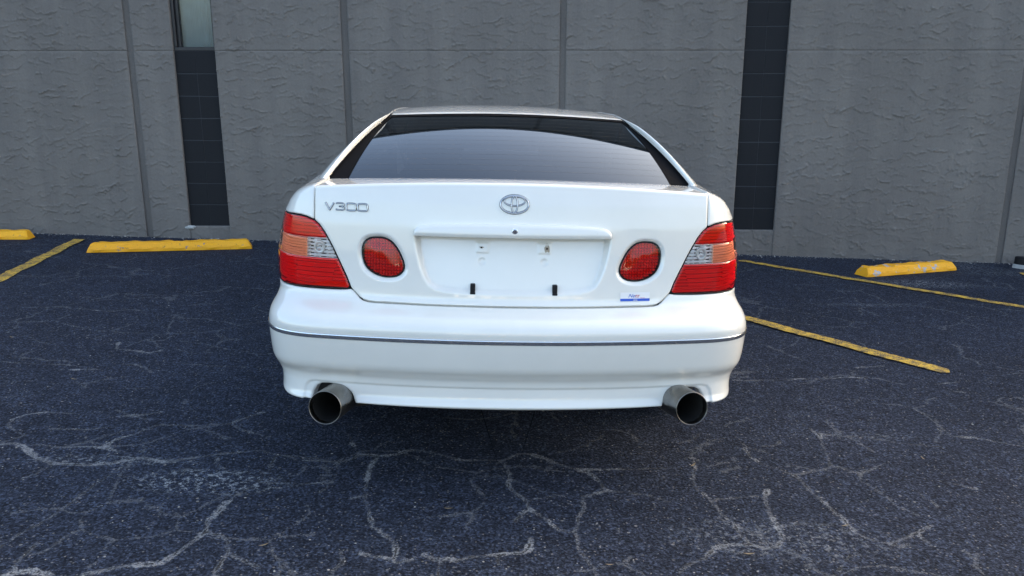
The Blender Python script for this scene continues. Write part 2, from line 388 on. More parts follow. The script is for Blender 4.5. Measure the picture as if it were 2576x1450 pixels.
CRACKS = [
 (1.5, [(-2.08,3.10), (-1.98,3.12), (-1.92,3.09), (-1.81,2.98), (-1.73,2.94), (-1.62,2.94), (-1.55,2.96), (-1.49,3.00), (-1.44,3.02), (-1.36,2.99), (-1.31,2.98), (-1.25,3.01), (-1.21,3.02)]),
 (0.8, [(-1.21,3.02), (-1.15,3.05), (-1.05,3.09), (-1.00,3.11), (-0.93,3.07), (-0.83,3.06), (-0.73,3.04)]),
 (0.8, [(-2.08,3.11), (-2.04,3.13), (-2.00,3.17), (-1.98,3.20), (-2.03,3.23), (-2.10,3.29), (-2.13,3.37), (-2.10,3.43), (-2.04,3.46), (-1.91,3.45)]),
 (0.7, [(-1.58,2.27), (-1.57,2.32), (-1.55,2.42), (-1.53,2.49), (-1.52,2.60), (-1.51,2.71), (-1.49,2.82), (-1.48,2.90), (-1.47,3.00)]),
 (1.2, [(-1.26,2.20), (-1.21,2.23), (-1.15,2.26), (-1.06,2.27), (-1.03,2.33), (-1.01,2.39), (-0.99,2.46), (-1.00,2.53), (-0.98,2.58), (-0.97,2.66)]),
 (1.0, [(-0.99,2.46), (-0.94,2.44), (-0.89,2.40), (-0.86,2.32), (-0.81,2.29), (-0.75,2.25)]),
 (1.0, [(-0.86,2.32), (-0.87,2.25), (-0.87,2.20)]),
 (1.0, [(-1.77,3.08), (-1.70,3.10), (-1.62,3.10), (-1.55,3.07)]),
 (0.9, [(-1.62,3.11), (-1.61,3.19), (-1.56,3.24), (-1.54,3.31), (-1.50,3.35), (-1.38,3.34), (-1.29,3.34), (-1.20,3.37), (-1.17,3.45), (-1.12,3.53)]),
 (0.7, [(-1.20,3.37), (-1.12,3.30), (-1.01,3.25)]),
 (0.7, [(-1.91,3.27), (-1.77,3.28), (-1.72,3.31)]),
 (0.7, [(-1.72,3.43), (-1.62,3.45), (-1.54,3.49)]),
 (0.7, [(-1.77,2.80), (-1.74,2.87), (-1.74,2.94)]),
 (0.6, [(-0.93,3.07), (-0.92,2.95), (-0.93,2.84), (-0.95,2.76), (-0.97,2.66)]),
 (0.8, [(-1.14,3.03), (-1.10,2.94), (-1.01,2.87), (-0.93,2.83), (-0.81,2.82), (-0.70,2.84)]),
 (0.9, [(-1.47,2.16), (-1.47,2.21), (-1.48,2.29), (-1.47,2.37)]),
 (1.0, [(-1.46,2.19), (-1.41,2.21), (-1.34,2.19)]),
 (1.0, [(-2.22,4.54), (-2.17,4.42), (-2.09,4.40), (-1.96,4.36), (-1.91,4.40)]),
 (0.9, [(-2.03,4.15), (-1.96,4.16), (-1.87,4.10), (-1.81,4.03)]),
 (0.7, [(-2.65,4.16), (-2.50,4.13), (-2.27,4.12), (-2.09,4.06)]),
 (0.9, [(-2.22,4.04), (-2.08,4.06)]),
 (0.6, [(-2.38,3.63), (-2.26,3.65)]),
 (0.8, [(-2.98,5.28), (-2.78,5.25), (-2.58,5.21), (-2.47,5.28), (-2.35,5.24)]),
 (0.7, [(-2.74,4.60), (-2.62,4.50), (-2.55,4.47)]),
 (0.6, [(-1.88,4.59), (-1.71,4.54), (-1.59,4.47), (-1.51,4.45), (-1.39,4.38), (-1.31,4.39)]),
 (0.6, [(-1.73,4.18), (-1.57,4.15), (-1.44,4.16), (-1.22,4.16)]),
 (0.6, [(-1.84,3.79), (-1.74,3.79), (-1.65,3.80)]),
 (0.6, [(-1.99,3.88), (-1.91,3.89)]),
 (0.7, [(-2.21,5.99), (-2.04,6.00), (-1.74,5.93)]),
 (0.7, [(-2.26,5.68), (-2.16,5.71)]),
 (0.5, [(-2.90,4.59), (-2.75,4.64), (-2.65,4.75)]),
 (0.6, [(-2.07,4.57), (-1.98,4.60), (-1.96,4.71)]),
 (0.6, [(-1.85,5.15), (-1.80,5.13), (-1.64,5.09)]),
 (1.0, [(-0.82,3.03), (-0.74,3.03), (-0.68,3.02), (-0.61,3.06), (-0.60,3.09), (-0.52,3.08), (-0.45,3.10), (-0.42,3.14), (-0.39,3.15), (-0.33,3.14), (-0.26,3.10), (-0.20,3.07), (-0.12,3.08), (-0.04,3.07), (0.03,3.14), (0.08,3.14), (0.14,3.10), (0.18,3.06), (0.24,3.01)]),
 (0.7, [(0.24,3.01), (0.31,3.01), (0.40,3.02), (0.51,3.04), (0.64,3.05)]),
 (0.7, [(-0.71,3.32), (-0.68,3.28), (-0.64,3.19), (-0.61,3.12), (-0.60,3.09)]),
 (0.9, [(-0.53,3.06), (-0.54,2.97), (-0.53,2.87), (-0.52,2.78), (-0.52,2.71), (-0.49,2.60), (-0.46,2.52), (-0.43,2.49), (-0.39,2.44), (-0.37,2.39), (-0.37,2.33)]),
 (0.8, [(-0.52,2.74), (-0.58,2.72)]),
 (0.7, [(-0.68,3.02), (-0.67,2.91), (-0.67,2.82), (-0.69,2.76)]),
 (1.0, [(-0.04,3.07), (-0.02,2.99), (-0.02,2.92), (-0.03,2.87), (-0.00,2.80), (0.04,2.75), (0.06,2.67), (0.11,2.60), (0.14,2.54), (0.20,2.52), (0.21,2.48), (0.21,2.41), (0.23,2.34), (0.24,2.29), (0.25,2.24)]),
 (0.9, [(0.20,2.52), (0.22,2.62), (0.26,2.69), (0.27,2.77), (0.32,2.79), (0.36,2.82), (0.34,2.89), (0.30,2.98), (0.25,3.01)]),
 (0.6, [(0.36,2.82), (0.42,2.81), (0.50,2.80), (0.55,2.76)]),
 (1.5, [(-0.27,2.35), (-0.23,2.32), (-0.19,2.33), (-0.16,2.31)]),
 (1.0, [(-0.16,2.31), (-0.12,2.34), (-0.07,2.35), (-0.03,2.36), (0.04,2.38), (0.05,2.44), (0.05,2.48)]),
 (0.7, [(-0.21,2.31), (-0.21,2.22)]),
 (0.7, [(-0.04,2.36), (-0.03,2.30)]),
 (1.2, [(-0.48,2.36), (-0.43,2.34), (-0.38,2.33), (-0.36,2.31), (-0.31,2.32)]),
 (0.9, [(-0.55,2.37), (-0.53,2.31), (-0.55,2.26), (-0.55,2.21)]),
 (0.6, [(0.38,3.37), (0.30,3.24), (0.26,3.19), (0.19,3.15)]),
 (0.5, [(0.01,3.45), (0.02,3.29)]),
 (0.6, [(0.04,2.66), (-0.01,2.57)]),
 (0.5, [(0.05,2.74), (0.15,2.77), (0.23,2.77)]),
 (0.8, [(1.15,4.12), (1.21,4.12), (1.36,4.15), (1.50,4.18), (1.61,4.16), (1.77,4.21), (1.86,4.20)]),
 (0.8, [(1.87,4.39), (2.04,4.44)]),
 (0.9, [(2.17,4.14), (2.33,4.18)]),
 (0.7, [(2.18,4.03), (2.34,4.00)]),
 (0.9, [(1.91,3.75), (1.92,3.68), (1.92,3.56), (1.92,3.49), (1.91,3.42), (1.97,3.41), (2.03,3.40), (2.12,3.34), (2.19,3.31)]),
 (0.9, [(0.96,3.26), (0.97,3.17), (1.00,3.09), (1.07,3.02), (1.09,3.00), (1.10,2.92), (1.12,2.83), (1.14,2.74), (1.15,2.67), (1.15,2.62), (1.16,2.54), (1.20,2.50), (1.25,2.47), (1.28,2.45), (1.31,2.48)]),
 (0.9, [(1.09,3.00), (1.19,3.05), (1.26,3.09), (1.30,3.07), (1.34,3.01), (1.36,3.05), (1.43,3.07)]),
 (0.7, [(1.25,3.09), (1.29,3.20), (1.31,3.31), (1.33,3.41), (1.31,3.52), (1.28,3.64)]),
 (0.6, [(1.34,3.42), (1.41,3.40), (1.51,3.39), (1.59,3.36), (1.67,3.32), (1.76,3.31), (1.80,3.31)]),
 (0.9, [(0.72,3.14), (0.72,3.05), (0.69,2.95), (0.67,2.88), (0.69,2.82), (0.70,2.78), (0.72,2.68), (0.75,2.61), (0.75,2.53), (0.76,2.47)]),
 (1.2, [(0.76,2.47), (0.80,2.45), (0.84,2.46), (0.88,2.51), (0.90,2.62), (0.91,2.69), (0.92,2.78), (0.95,2.86)]),
 (0.6, [(0.70,2.78), (0.79,2.80), (0.89,2.81), (0.92,2.79)]),
 (1.0, [(0.76,2.47), (0.70,2.46), (0.65,2.44), (0.61,2.37), (0.55,2.33), (0.51,2.27)]),
 (0.8, [(0.90,2.61), (0.93,2.59), (1.01,2.61), (1.10,2.59)]),
 (1.0, [(1.25,2.47), (1.35,2.55), (1.43,2.62)]),
 (1.0, [(1.35,2.56), (1.37,2.51), (1.37,2.47)]),
 (0.6, [(0.71,3.28), (0.80,3.33), (0.82,3.39)]),
 (0.6, [(1.03,3.28), (1.09,3.29), (1.13,3.35)]),
 (0.6, [(1.64,2.96), (1.70,2.93), (1.75,2.90)]),
 (0.7, [(1.51,2.90), (1.51,2.83), (1.52,2.76)]),
 (0.6, [(1.09,2.45), (1.09,2.40), (1.00,2.31)]),
]

SCUFFS = [(-1.11,2.82,.30,.11,.9),(3.36,6.68,.42,.16,.75),(4.2,7.25,.6,.10,.6),(-1.55,2.98,.35,.05,.6),(-2.1,7.25,.5,.05,.4),(2.6,5.9,.5,.06,.35),(3.9,7.55,.5,.06,.55),(1.5,3.4,.3,.05,.3),(.9,2.5,.4,.15,.35)]

def build_lot():
    def axis(lo, hi, step, far_lo, far_hi):
        core = list(np.arange(lo, hi, step)); d = step; a = []
        p = lo
        while p > far_lo: d *= 1.25; p -= d; a.append(p)
        b = []; d = step; p = core[-1]
        while p < far_hi: d *= 1.25; p += d; b.append(p)
        return np.array(a[::-1] + core + b)
    xs = axis(-4.2, 4.6, .014, -400, 400); ys = axis(1.9, 6.6, .014, -400, 12)
    Xg, Yg = np.meshgrid(xs, ys, indexing='ij')
    Z = gz(Xg, Yg)
    Z += .004 * np.sin(Xg*1.7 + 1.0) * np.sin(Yg*1.3 + .5)          # the patching is not quite flat
    core = (np.abs(Xg) < 5.5) & (Yg > 1.2) & (Yg < 8)
    px, py = Xg[core], Yg[core]
    best = np.full(px.shape, .5); wid = np.full(px.shape, 1.0)
    wob = np.sin(px*9+py*4)*.010 + np.sin(py*17-px*7)*.006
    for w, pl in CRACKS:
        pl = np.array(pl)
        bb = (px > pl[:,0].min()-.25) & (px < pl[:,0].max()+.25) & (py > pl[:,1].min()-.25) & (py < pl[:,1].max()+.25)
        if not bb.any(): continue
        qx, qy = px[bb] + wob[bb], py[bb] - wob[bb]*.7
        d = np.full(qx.shape, 9.)
        for a, b in zip(pl[:-1], pl[1:]):
            e = b - a; k = np.clip(((qx-a[0])*e[0] + (qy-a[1])*e[1]) / max(e@e, 1e-9), 0, 1)
            d = np.minimum(d, np.hypot(qx-a[0]-e[0]*k, qy-a[1]-e[1]*k))
        i = np.where(bb)[0]; m = d/w < best[i]/wid[i]
        best[i[m]] = d[m]; wid[i[m]] = w
    cr = np.full(Xg.shape, .5); we = np.ones(Xg.shape); cr[core] = best; we[core] = wid
    sc = np.zeros(Xg.shape)
    for x, y, a, b, s in SCUFFS:
        sc = np.maximum(sc, s * np.clip(1.25 - ((Xg-x)/a)**2 - ((Yg-y)/b)**2, 0, 1))
    o = mesh_obj('parking_lot', np.stack([Xg, Yg, Z], -1).reshape(-1, 3), grid_faces(*Xg.shape), asphalt)
    for nm, arr in (('crack', cr), ('wear', we), ('scuff', sc)):
        a = o.data.attributes.new(nm, 'FLOAT', 'POINT'); a.data.foreach_set('value', arr.ravel().astype(np.float32))
    o['kind'] = 'structure'
build_lot()

# ------------------------------------------------------------------ painted lines
def paint_line(name, a, b, w, round_end=False):
    a = np.array(a, float); b = np.array(b, float); d = b - a; L = np.linalg.norm(d); d /= L; n = np.array([-d[1], d[0]])
    k = int(L / .03); V = []
    for i in range(k + 1):
        p = a + d * L * i / k; hw = w/2
        if round_end:
            e = L - L*i/k; hw = w/2 * math.sqrt(max(0.02, 1 - max(0, (w*.6 - e)/(w*.6))**2))
        j0, j1 = rng.normal(0, .0035, 2)
        wv = .006*math.sin(i*.35)
        for s in (hw + j0 + wv, hw*.3, -hw*.3, -hw + j1 + wv):
            q = p + n * s; V.append((q[0], q[1], float(gz(*q)) + .0075))
    o = mesh_obj(name, V, grid_faces(k + 1, 4), line_m); o['kind'] = 'structure'
paint_line('parking_line', (-4.03, 7.78), (-3.60, 5.10), .10)
paint_line('parking_line', (2.06, 7.50), (3.95, 5.67), .082)
paint_line('parking_line', (1.20, 5.87), (2.36, 4.32), .10, True)
paint_line('parking_line', (4.42, 7.18), (5.6, 6.95), .10)

# ------------------------------------------------------------------ the building: stucco panels, block strips, a window
WALL_Y, WALL_YAW = 7.9, R(-2.2)      # local frame: x along the wall, y into the building, z up
BLD_H = 4.25
bld = link(bpy.data.objects.new('building', None))
bld.location = (0, WALL_Y, 0); bld.rotation_euler = (0, 0, WALL_YAW)
tag(bld, 'grey stucco building with recessed vertical joints and two dark block strips', 'building')

def value_noise(n, m, cell, seed):
    r = np.random.default_rng(seed)
    a = r.normal(size=(int(n/cell)+3, int(m/cell)+3))
    u = np.arange(n)/cell; v = np.arange(m)/cell
    i = u.astype(int); j = v.astype(int); fu = (u-i); fv = (v-j)
    fu = (fu*fu*(3-2*fu))[:, None]; fv = (fv*fv*(3-2*fv))[None]
    g = lambda di, dj: a[np.ix_(i+di, j+dj)]
    return g(0,0)*(1-fu)*(1-fv)+g(1,0)*fu*(1-fv)+g(0,1)*(1-fu)*fv+g(1,1)*fu*fv

STEP = .008
S0, S1, Z0, Z1 = -6.0, 6.0, -.42, 2.36
def trowel_field():
    """skip-trowelled plaster: thousands of overlapping smears, each flattening what is below it and leaving a ragged lip"""
    n, m = int((S1-S0)/STEP)+1, int((Z1-Z0)/STEP)+1
    H = .0012*value_noise(n, m, 18, 1) + .0006*value_noise(n, m, 6, 2)
    rag = value_noise(n + 200, m + 200, 4, 3)*.55 + value_noise(n + 200, m + 200, 9, 4)*.6 + value_noise(n+200, m+200, 2, 5)*.22
    r = np.random.default_rng(11)
    for k in range(9000):
        cx, cy = r.uniform(0, n), r.uniform(0, m)
        a = r.uniform(3.5, 14); b = r.uniform(2.0, 6.5); an = r.normal(0, .28)
        rr = int(max(a, b)*1.5)
        i0, i1 = max(0, int(cx-rr)), min(n, int(cx+rr)); j0, j1 = max(0, int(cy-rr)), min(m, int(cy+rr))
        if i1-i0 < 3 or j1-j0 < 3: continue
        I, J = np.meshgrid(np.arange(i0, i1)-cx, np.arange(j0, j1)-cy, indexing='ij')
        p = (I*math.cos(an)+J*math.sin(an))/a; q = (-I*math.sin(an)+J*math.cos(an))/b
        ox, oy = r.integers(0, 190, 2)
        nz = rag[i0+ox:i1+ox, j0+oy:j1+oy]
        if nz.shape != p.shape: continue
        f = (p**4 + q**4)**.25 + nz*.42
        mk = f < 1
        if mk.sum() < 6: continue
        h0 = np.median(H[i0:i1, j0:j1][mk]) + r.normal(.0001, .0005)
        new = .22*H[i0:i1, j0:j1] + .78*(h0 - .0006*q)
        up = 1 if r.random() < .25 else -1
        lip = np.exp(-((f-.91)/.085)**2) * np.clip(up*q*1.4, 0, 1) * r.uniform(.001, .0105)
        H[i0:i1, j0:j1] = np.where(mk, new + lip, H[i0:i1, j0:j1])
    H -= value_noise(n, m, 60, 9)*0 + np.mean(H)
    return np.clip(H, -.008, .016)
HF = trowel_field()
WS = S0 + STEP*np.arange(HF.shape[0]); WZ = Z0 + STEP*np.arange(HF.shape[1])

def panel(name, s0, s1, z0, z1, mat=stucco, parent=bld, field=True, y0=0.0, back=.05):
    """one plaster panel with its own relief and returned edges"""
    if field:
        si = np.concatenate([[s0], WS[(WS > s0+.002) & (WS < s1-.002)], [s1]])
        zi = np.concatenate([[z0], WZ[(WZ > z0+.002) & (WZ < z1-.002)], [z1]])
        ii = np.clip(np.round((si-S0)/STEP).astype(int), 0, HF.shape[0]-1); jj = np.clip(np.round((zi-Z0)/STEP).astype(int), 0, HF.shape[1]-1)
        h = HF[np.ix_(ii, jj)].copy()
    else:
        si = np.linspace(s0, s1, 3); zi = np.linspace(z0, z1, 3); h = np.zeros((3, 3))
    e = np.minimum(np.minimum(si-s0, s1-si)[:, None], np.minimum(zi-z0, z1-zi)[None])
    if field: h = h - .004*np.clip(1-e/.008, 0, 1)
    A, B = np.meshgrid(si, zi, indexing='ij'); n, m = A.shape
    V = np.stack([A, y0 - h, B], -1).reshape(-1, 3)
    F = grid_faces(n, m).tolist()
    idx = np.arange(n*m).reshape(n, m)
    ring = np.concatenate([idx[:, 0], idx[-1, 1:], idx[-2::-1, -1], idx[0, -2:0:-1]])
    k0 = len(V); top = V[ring].copy(); bot = top.copy(); bot[:, 1] = y0 + back
    V = np.concatenate([V, top, bot]); L = len(ring)
    for i in range(L):
        j = (i+1) % L; F.append((k0+i, k0+L+i, k0+L+j, k0+j))
    return mesh_obj(name, V, F, mat, parent)

SEAM = 1.627
BASE = -.42
GR = [(-5.46, -5.398), (-3.509, -3.447), (-1.535, -1.470), (.425, .484), (4.505, 4.566)]      # recessed joints
ST = [(-3.082, -2.697), (2.060, 2.441)]                                                      # dark strips
cuts = sorted(GR + ST); cols = []; p = S0
for a, b in cuts: cols.append((p, a)); p = b
cols.append((p, S1))
for a, b in cols:
    panel('stucco_panel', a, b, BASE, SEAM-.0015); panel('stucco_panel', a, b, SEAM+.0015, 2.36)
    panel('upper_stucco', a, b, 2.364, BLD_H, field=False)
for a, b in ST: panel('stucco_panel', a, b, BASE, .012, y0=.006)
for a, b in GR:
    V, F = box_data(a-.004, b+.004, .017, .05, BASE, BLD_H); mesh_obj('joint_channel', V, F, groove_m, bld, False)
for a, b in ((-30, S0), (S1, 30)):
    V, F = box_data(a, b, .0, .3, BASE-.6, BLD_H); mesh_obj('far_stucco', V, F, stucco, bld, False)
V, F = box_data(-30, 30, .36, 14, -1.5, BLD_H-.05); mesh_obj('core_wall', V, F, roof_m, bld, False)
V, F = bevel_box(-30, 30, -.045, .40, BLD_H+.002, BLD_H+.10, .008); mesh_obj('parapet_cap', V, F, roof_m, bld, False)
V, F = box_data(-30, 30, .052, .12, -1.5, SEAM); mesh_obj('backing', V, F, gap_black, bld, False)
V, F = box_data(-2.694, 30, .052, .12, SEAM+.001, BLD_H); mesh_obj('backing', V, F, gap_black, bld, False)
V, F = box_data(-30, -3.085, .052, .12, SEAM+.001, BLD_H); mesh_obj('backing', V, F, gap_black, bld, False)

for a, b in cols:
    V, F = box_data(a+.003, b-.003, .006, .05, SEAM-.02, SEAM+.02); mesh_obj('seam_filler', V, F, groove_m, bld, False)
# painted concrete blocks in the two strips, two to a course
bw = (ST[0][1]-ST[0][0])/2
blk = {}
def block(s0, s1, z0, z1):
    g = .0045
    key = (round(s1-s0, 3),)
    if key not in blk:
        V, F = bevel_box(0, s1-s0-.0004, 0, .05, 0, z1-z0-g, .0035); o = mesh_obj('block', V, F, block_m, bld, False); blk[key] = o.data
    else: o = share('block', blk[key], bld)
    o.location = (s0, .028 + rng.normal(0, .0006), z0 + g/2)
for k in range(8):
    z0 = .016 + k*.2015
    for i in (0, 1): block(ST[0][0]+i*bw, ST[0][0]+(i+1)*bw, z0, z0+.2015)
bw2 = (ST[1][1]-ST[1][0])/2
for k in range(21):
    z0 = .012 + k*.2025
    for i in (0, 1): block(ST[1][0]+i*bw2, ST[1][0]+(i+1)*bw2, z0, z0+.2025)

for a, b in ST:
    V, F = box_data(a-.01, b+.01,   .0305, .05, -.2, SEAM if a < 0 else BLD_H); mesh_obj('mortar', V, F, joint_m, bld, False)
# window above the left strip
wx0, wx1, wz0, wz1 = ST[0][0], ST[0][1], SEAM+.001, BLD_H-.25
win = link(bpy.data.objects.new('window', None), bld); win.location = (wx0, .03, wz0)
W_, H_ = wx1-wx0, wz1-wz0
def bar(nm, x0, x1, z0, z1, y0, y1, b=.003, mat=frame_m): 
    V, F = bevel_box(x0, x1, y0, y1, z0, z1, b); return mesh_obj(nm, V, F, mat, win, False)
bar('frame', 0, .028, .034, H_-.04, 0, .10); bar('frame', .029, .055, .034, H_-.04, .03, .10); bar('frame', W_-.018, W_, .034, H_-.04, 0, .10)
bar('frame', 0, W_, 0, .033, -.004, .10); bar('frame', 0, W_, H_-.039, H_, 0, .10)
V, F = box_data(.055, W_-.018, .055, .061, .033, H_-.04); mesh_obj('pane', V, F, glass_win, win, False)
us = np.linspace(0, 1, 90); zs = np.linspace(0, H_-.1, 4)
A, B = np.meshgrid(us, zs, indexing='ij')
cy = .085 + .006*np.sin(A*46) * np.clip((A-.45)*2.5, .05, 1) + .002*np.sin(A*131+1)*A - .012*A
mesh_obj('curtain', np.stack([.05 + A*(W_-.06), cy, B+.03], -1).reshape(-1, 3), grid_faces(90, 4), curtain_m, win)
V, F = box_data(-.1, W_+.1, .32, .325, -.2, H_+.05); mesh_obj('room_back', V, F, room_m, win, False)
panel('upper_stucco', wx0, wx1, wz1+.002, BLD_H, field=False)

# chipped plaster lump under the left strip
def lump(name, loc, size, mat, parent=None, seed=0, sub=3):
    r = np.random.default_rng(seed)
    import bmesh
    bm = bmesh.new(); bmesh.ops.create_icosphere(bm, subdivisions=sub, radius=1)
    D = r.normal(size=(6, 3))
    for v in bm.verts:
        p = np.array(v.co); s = 1 + .16*sum(math.sin(3*(p@d)+i) for i, d in enumerate(D))/2.2
        v.co = (p[0]*size[0]*s, p[1]*size[1]*s, p[2]*size[2]*s)
    me = bpy.data.meshes.new(name); bm.to_mesh(me); bm.free()
    me.polygons.foreach_set('use_smooth', np.full(len(me.polygons), sub > 2)); me.materials.append(mat)
    o = link(bpy.data.objects.new(name, me), parent); o.location = loc; return o
lump('broken_plaster', (-3.085, .012, .000), (.062, .022, .020), concrete_m, bld, 3)

# ------------------------------------------------------------------ wheel stops
def wheel_stop(x, y, ang, L, mat, label, seed):
    prof = np.array([(-.075,0),(-.075,.030),(-.068,.048),(-.045,.083),(-.036,.092),(.036,.092),(.045,.083),(.068,.048),(.075,.030),(.075,0)])
    prof *= np.array([1.0, .82])
    k = int(L/.02); V = []; F = []; r = np.random.default_rng(seed)
    ph = r.uniform(0, 6, 4)
    for i in range(k+1):
        s = i/k; xx = (s-.5)*L
        e = min(s, 1-s)*L; shr = 1 - .10*max(0, 1-e/.05)**2
        for j, (a, b) in enumerate(prof):
            c = .0035*math.sin(xx*21+ph[0]+j)+.0025*math.sin(xx*47+ph[1]+2*j)
            nk = .012*max(0, math.sin(xx*9+ph[2]+j*1.3)-.86)/.14
            sl = (b/.076) * .03 * (1 if s < .5 else -1) * max(0, 1-e/.06)
            V.append((xx+sl, (a*shr + (c if 0 < j < 9 else 0)), max(0, b*(shr if b > .03 else 1) - nk*(b > .066) + (c*.6 if b > .02 else 0))))
    n = len(prof); F = grid_faces(k+1, n).tolist()
    F.append(tuple(range(n))); F.append(tuple(range(k*n+n-1, k*n-1, -1)))
    o = mesh_obj('wheel_stop', V, F, mat, None, False)
    me = o.data
    o.matrix_world = lot_matrix(x, y, ang, .004)
    tag(o, label, 'wheel stop', 'yellow concrete wheel stops along the wall')
wheel_stop((-3.661-2.37)/2, (7.14+7.512)/2+.06, math.atan2(.372, 1.291), 1.36, stop_y1, 'long yellow concrete wheel stop with small dark chips, below the window strip', 1)
wheel_stop(-5.14, 7.685, math.atan2(.042, .294), 1.36, stop_y1, 'yellow wheel stop separated from the window strip by a painted yellow line', 2)
wheel_stop((2.985+3.904)/2-.035, (6.914+7.309)/2+.035, math.atan2(.395, .919), 1.05, stop_y2, 'heavily chipped yellow wheel stop with grey bare patches beyond the slanting line', 3)

# black plastic drain cover on a pale slab by the wall
dr = link(bpy.data.objects.new('drain_cover', None)); dr.matrix_world = lot_matrix(4.86, 7.50, R(-2))
tag(dr, 'low black curved plastic cover on a pale slab against the wall', 'drain cover')
a = np.linspace(math.pi*.52, math.pi*1.48, 25)
def arc_slab(nm, r0, r1, z0, z1, mat, par):
    V = []; 
    al = np.linspace(math.pi*1.02, math.pi*1.98, 29)
    for t in al:
        for rr, zz in ((r1, z0), (r1*.995, z1*.9+z0*.1), (r1*.965, z1), (r0, z1), (r0, z0)):
            V.append((rr*math.cos(t)*1.0, rr*math.sin(t)*.42, zz))
    F = [(i*5+j, (i+1)*5+j, (i+1)*5+(j+1) % 5, i*5+(j+1) % 5) for i in range(28) for j in range(5)]
    F += [(0, 1, 2, 3, 4), tuple(28*5+j for j in (4, 3, 2, 1, 0))]
    return mesh_obj(nm, V, F, mat, par, False)
arc_slab('slab', .0, .33, .0, .035, concrete_m, dr); arc_slab('cover', .12, .32, .036, .105, plastic, dr)
V, F = bevel_box(-.30, .30, -.04, .03, .036, .085, .01); mesh_obj('cover_back', V, F, plastic, dr, False)

# ------------------------------------------------------------------ what stands behind the camera (seen only mirrored in the paint): a low sunlit building and trees
fb = link(bpy.data.objects.new('far_building', None)); fb.location = (8, -60, float(gz(8, -60))-.3)
tag(fb, 'low cream building across the lot with a row of windows', 'building')
V, F = box_data(-16, 16, -8, 0, 0, 4.6); mesh_obj('wall', V, F, far_wall, fb, False)
V, F = box_data(-16.3, 16.3, -8.3, .4, 4.61, 5.0); mesh_obj('roof', V, F, roof_m, fb, False)
wm = None
for k in range(9):
    V, F = box_data(-1.0, 1.0, .005, .08, .9, 3.2)
    if wm is None: o = mesh_obj('window', V, F, far_glass, fb, False); wm = o.data
    else: o = share('window', wm, fb)
    o.location.x = -14 + k*3.5
def far_tree(x, y, h, seed):
    r = np.random.default_rng(seed); root = link(bpy.data.objects.new('broadleaf_tree', None)); root.location = (x, y, float(gz(x, y))-.1)
    V = []; 
    for i, (rad, zz) in enumerate(((.28, 0), (.2, h*.2), (.15, h*.45), (.05, h*.8))):
        for j in range(8): V.append((rad*math.cos(j*math.pi/4)+.1*math.sin(i*2+seed), rad*math.sin(j*math.pi/4), zz))
    F = [(i*8+j, i*8+(j+1) % 8, (i+1)*8+(j+1) % 8, (i+1)*8+j) for i in range(3) for j in range(8)]
    mesh_obj('trunk', V, F, bark, root)
    n = 2200; cl = r.normal(size=(22, 3)); cl = cl/np.linalg.norm(cl, axis=1, keepdims=True)*r.uniform(.3, 1, (22, 1))*np.array([h*.32, h*.32, h*.30])
    c = cl[r.integers(0, 22, n)] + r.normal(0, h*.065, (n, 3)) + np.array([0, 0, h*.66])
    u = nrm(r.normal(size=(n, 3))); v = nrm(np.cross(u, r.normal(size=(n, 3)))); s = r.uniform(.10, .24, (n, 1))
    V = np.stack([c-u*s, c+v*s*.6, c+u*s, c-v*s*.6], 1).reshape(-1, 3)
    mesh_obj('crown', V, np.arange(n*4).reshape(n, 4), foliage, root, False)
    tag(root, 'leafy green tree standing across the lot', 'tree', 'trees across the lot')
for i, (x, y, h) in enumerate([(14, -46, 7.5), (20, -50, 9), (27, -44, 8), (35, -52, 9)]): far_tree(x, y, h, 40+i)

# ------------------------------------------------------------------ the car
# ---- car surface functions (car-local metres: x right, y forward from the rear bumper, z up)
def table(pts, sig):
    zg = np.arange(0.1, 1.3, 0.001)
    p = np.array(pts)
    v = np.interp(zg, p[:, 0], p[:, 1])
    k = np.exp(-0.5 * (np.arange(-40, 41) / (sig * 1000.0)) ** 2)
    k /= k.sum()
    v = np.convolve(np.pad(v, 40, mode='edge'), k, mode='valid')
    return lambda z: np.interp(z, zg, v)

Y0 = table([(.28,.10),(.300,.062),(.312,.035),(.325,.029),(.345,.044),(.395,.050),(.42,.047),(.433,.037),(.450,.021),(.470,.013),(.50,.008),(.535,.003),
            (.565,.0),(.60,-.003),(.622,.002),(.640,.017),(.655,.044),(.667,.075),(.678,.100),(.69,.1125),(.75,.1180),(.85,.1255),
            (.95,.1350),(1.03,.1475),(1.08,.161),(1.11,.170),(1.2,.195)], .007)
W0 = table([(.28,.795),(.30,.828),(.315,.852),(.335,.860),(.37,.861),(.395,.866),(.41,.876),(.43,.889),(.46,.899),(.50,.904),
            (.56,.9085),(.60,.907),(.622,.901),(.64,.892),(.655,.884),(.67,.883),(.70,.888),(.74,.896),(.80,.895),(.85,.889),
            (.90,.878),(.965,.858),(1.01,.832),(1.04,.803),(1.058,.770),(1.068,.742),(1.076,.715),(1.082,.69),(1.2,.60)], .006)
CB = table([(.5,.138),(.62,.138),(.70,.165),(1.2,.17)], .02)
XA = .66

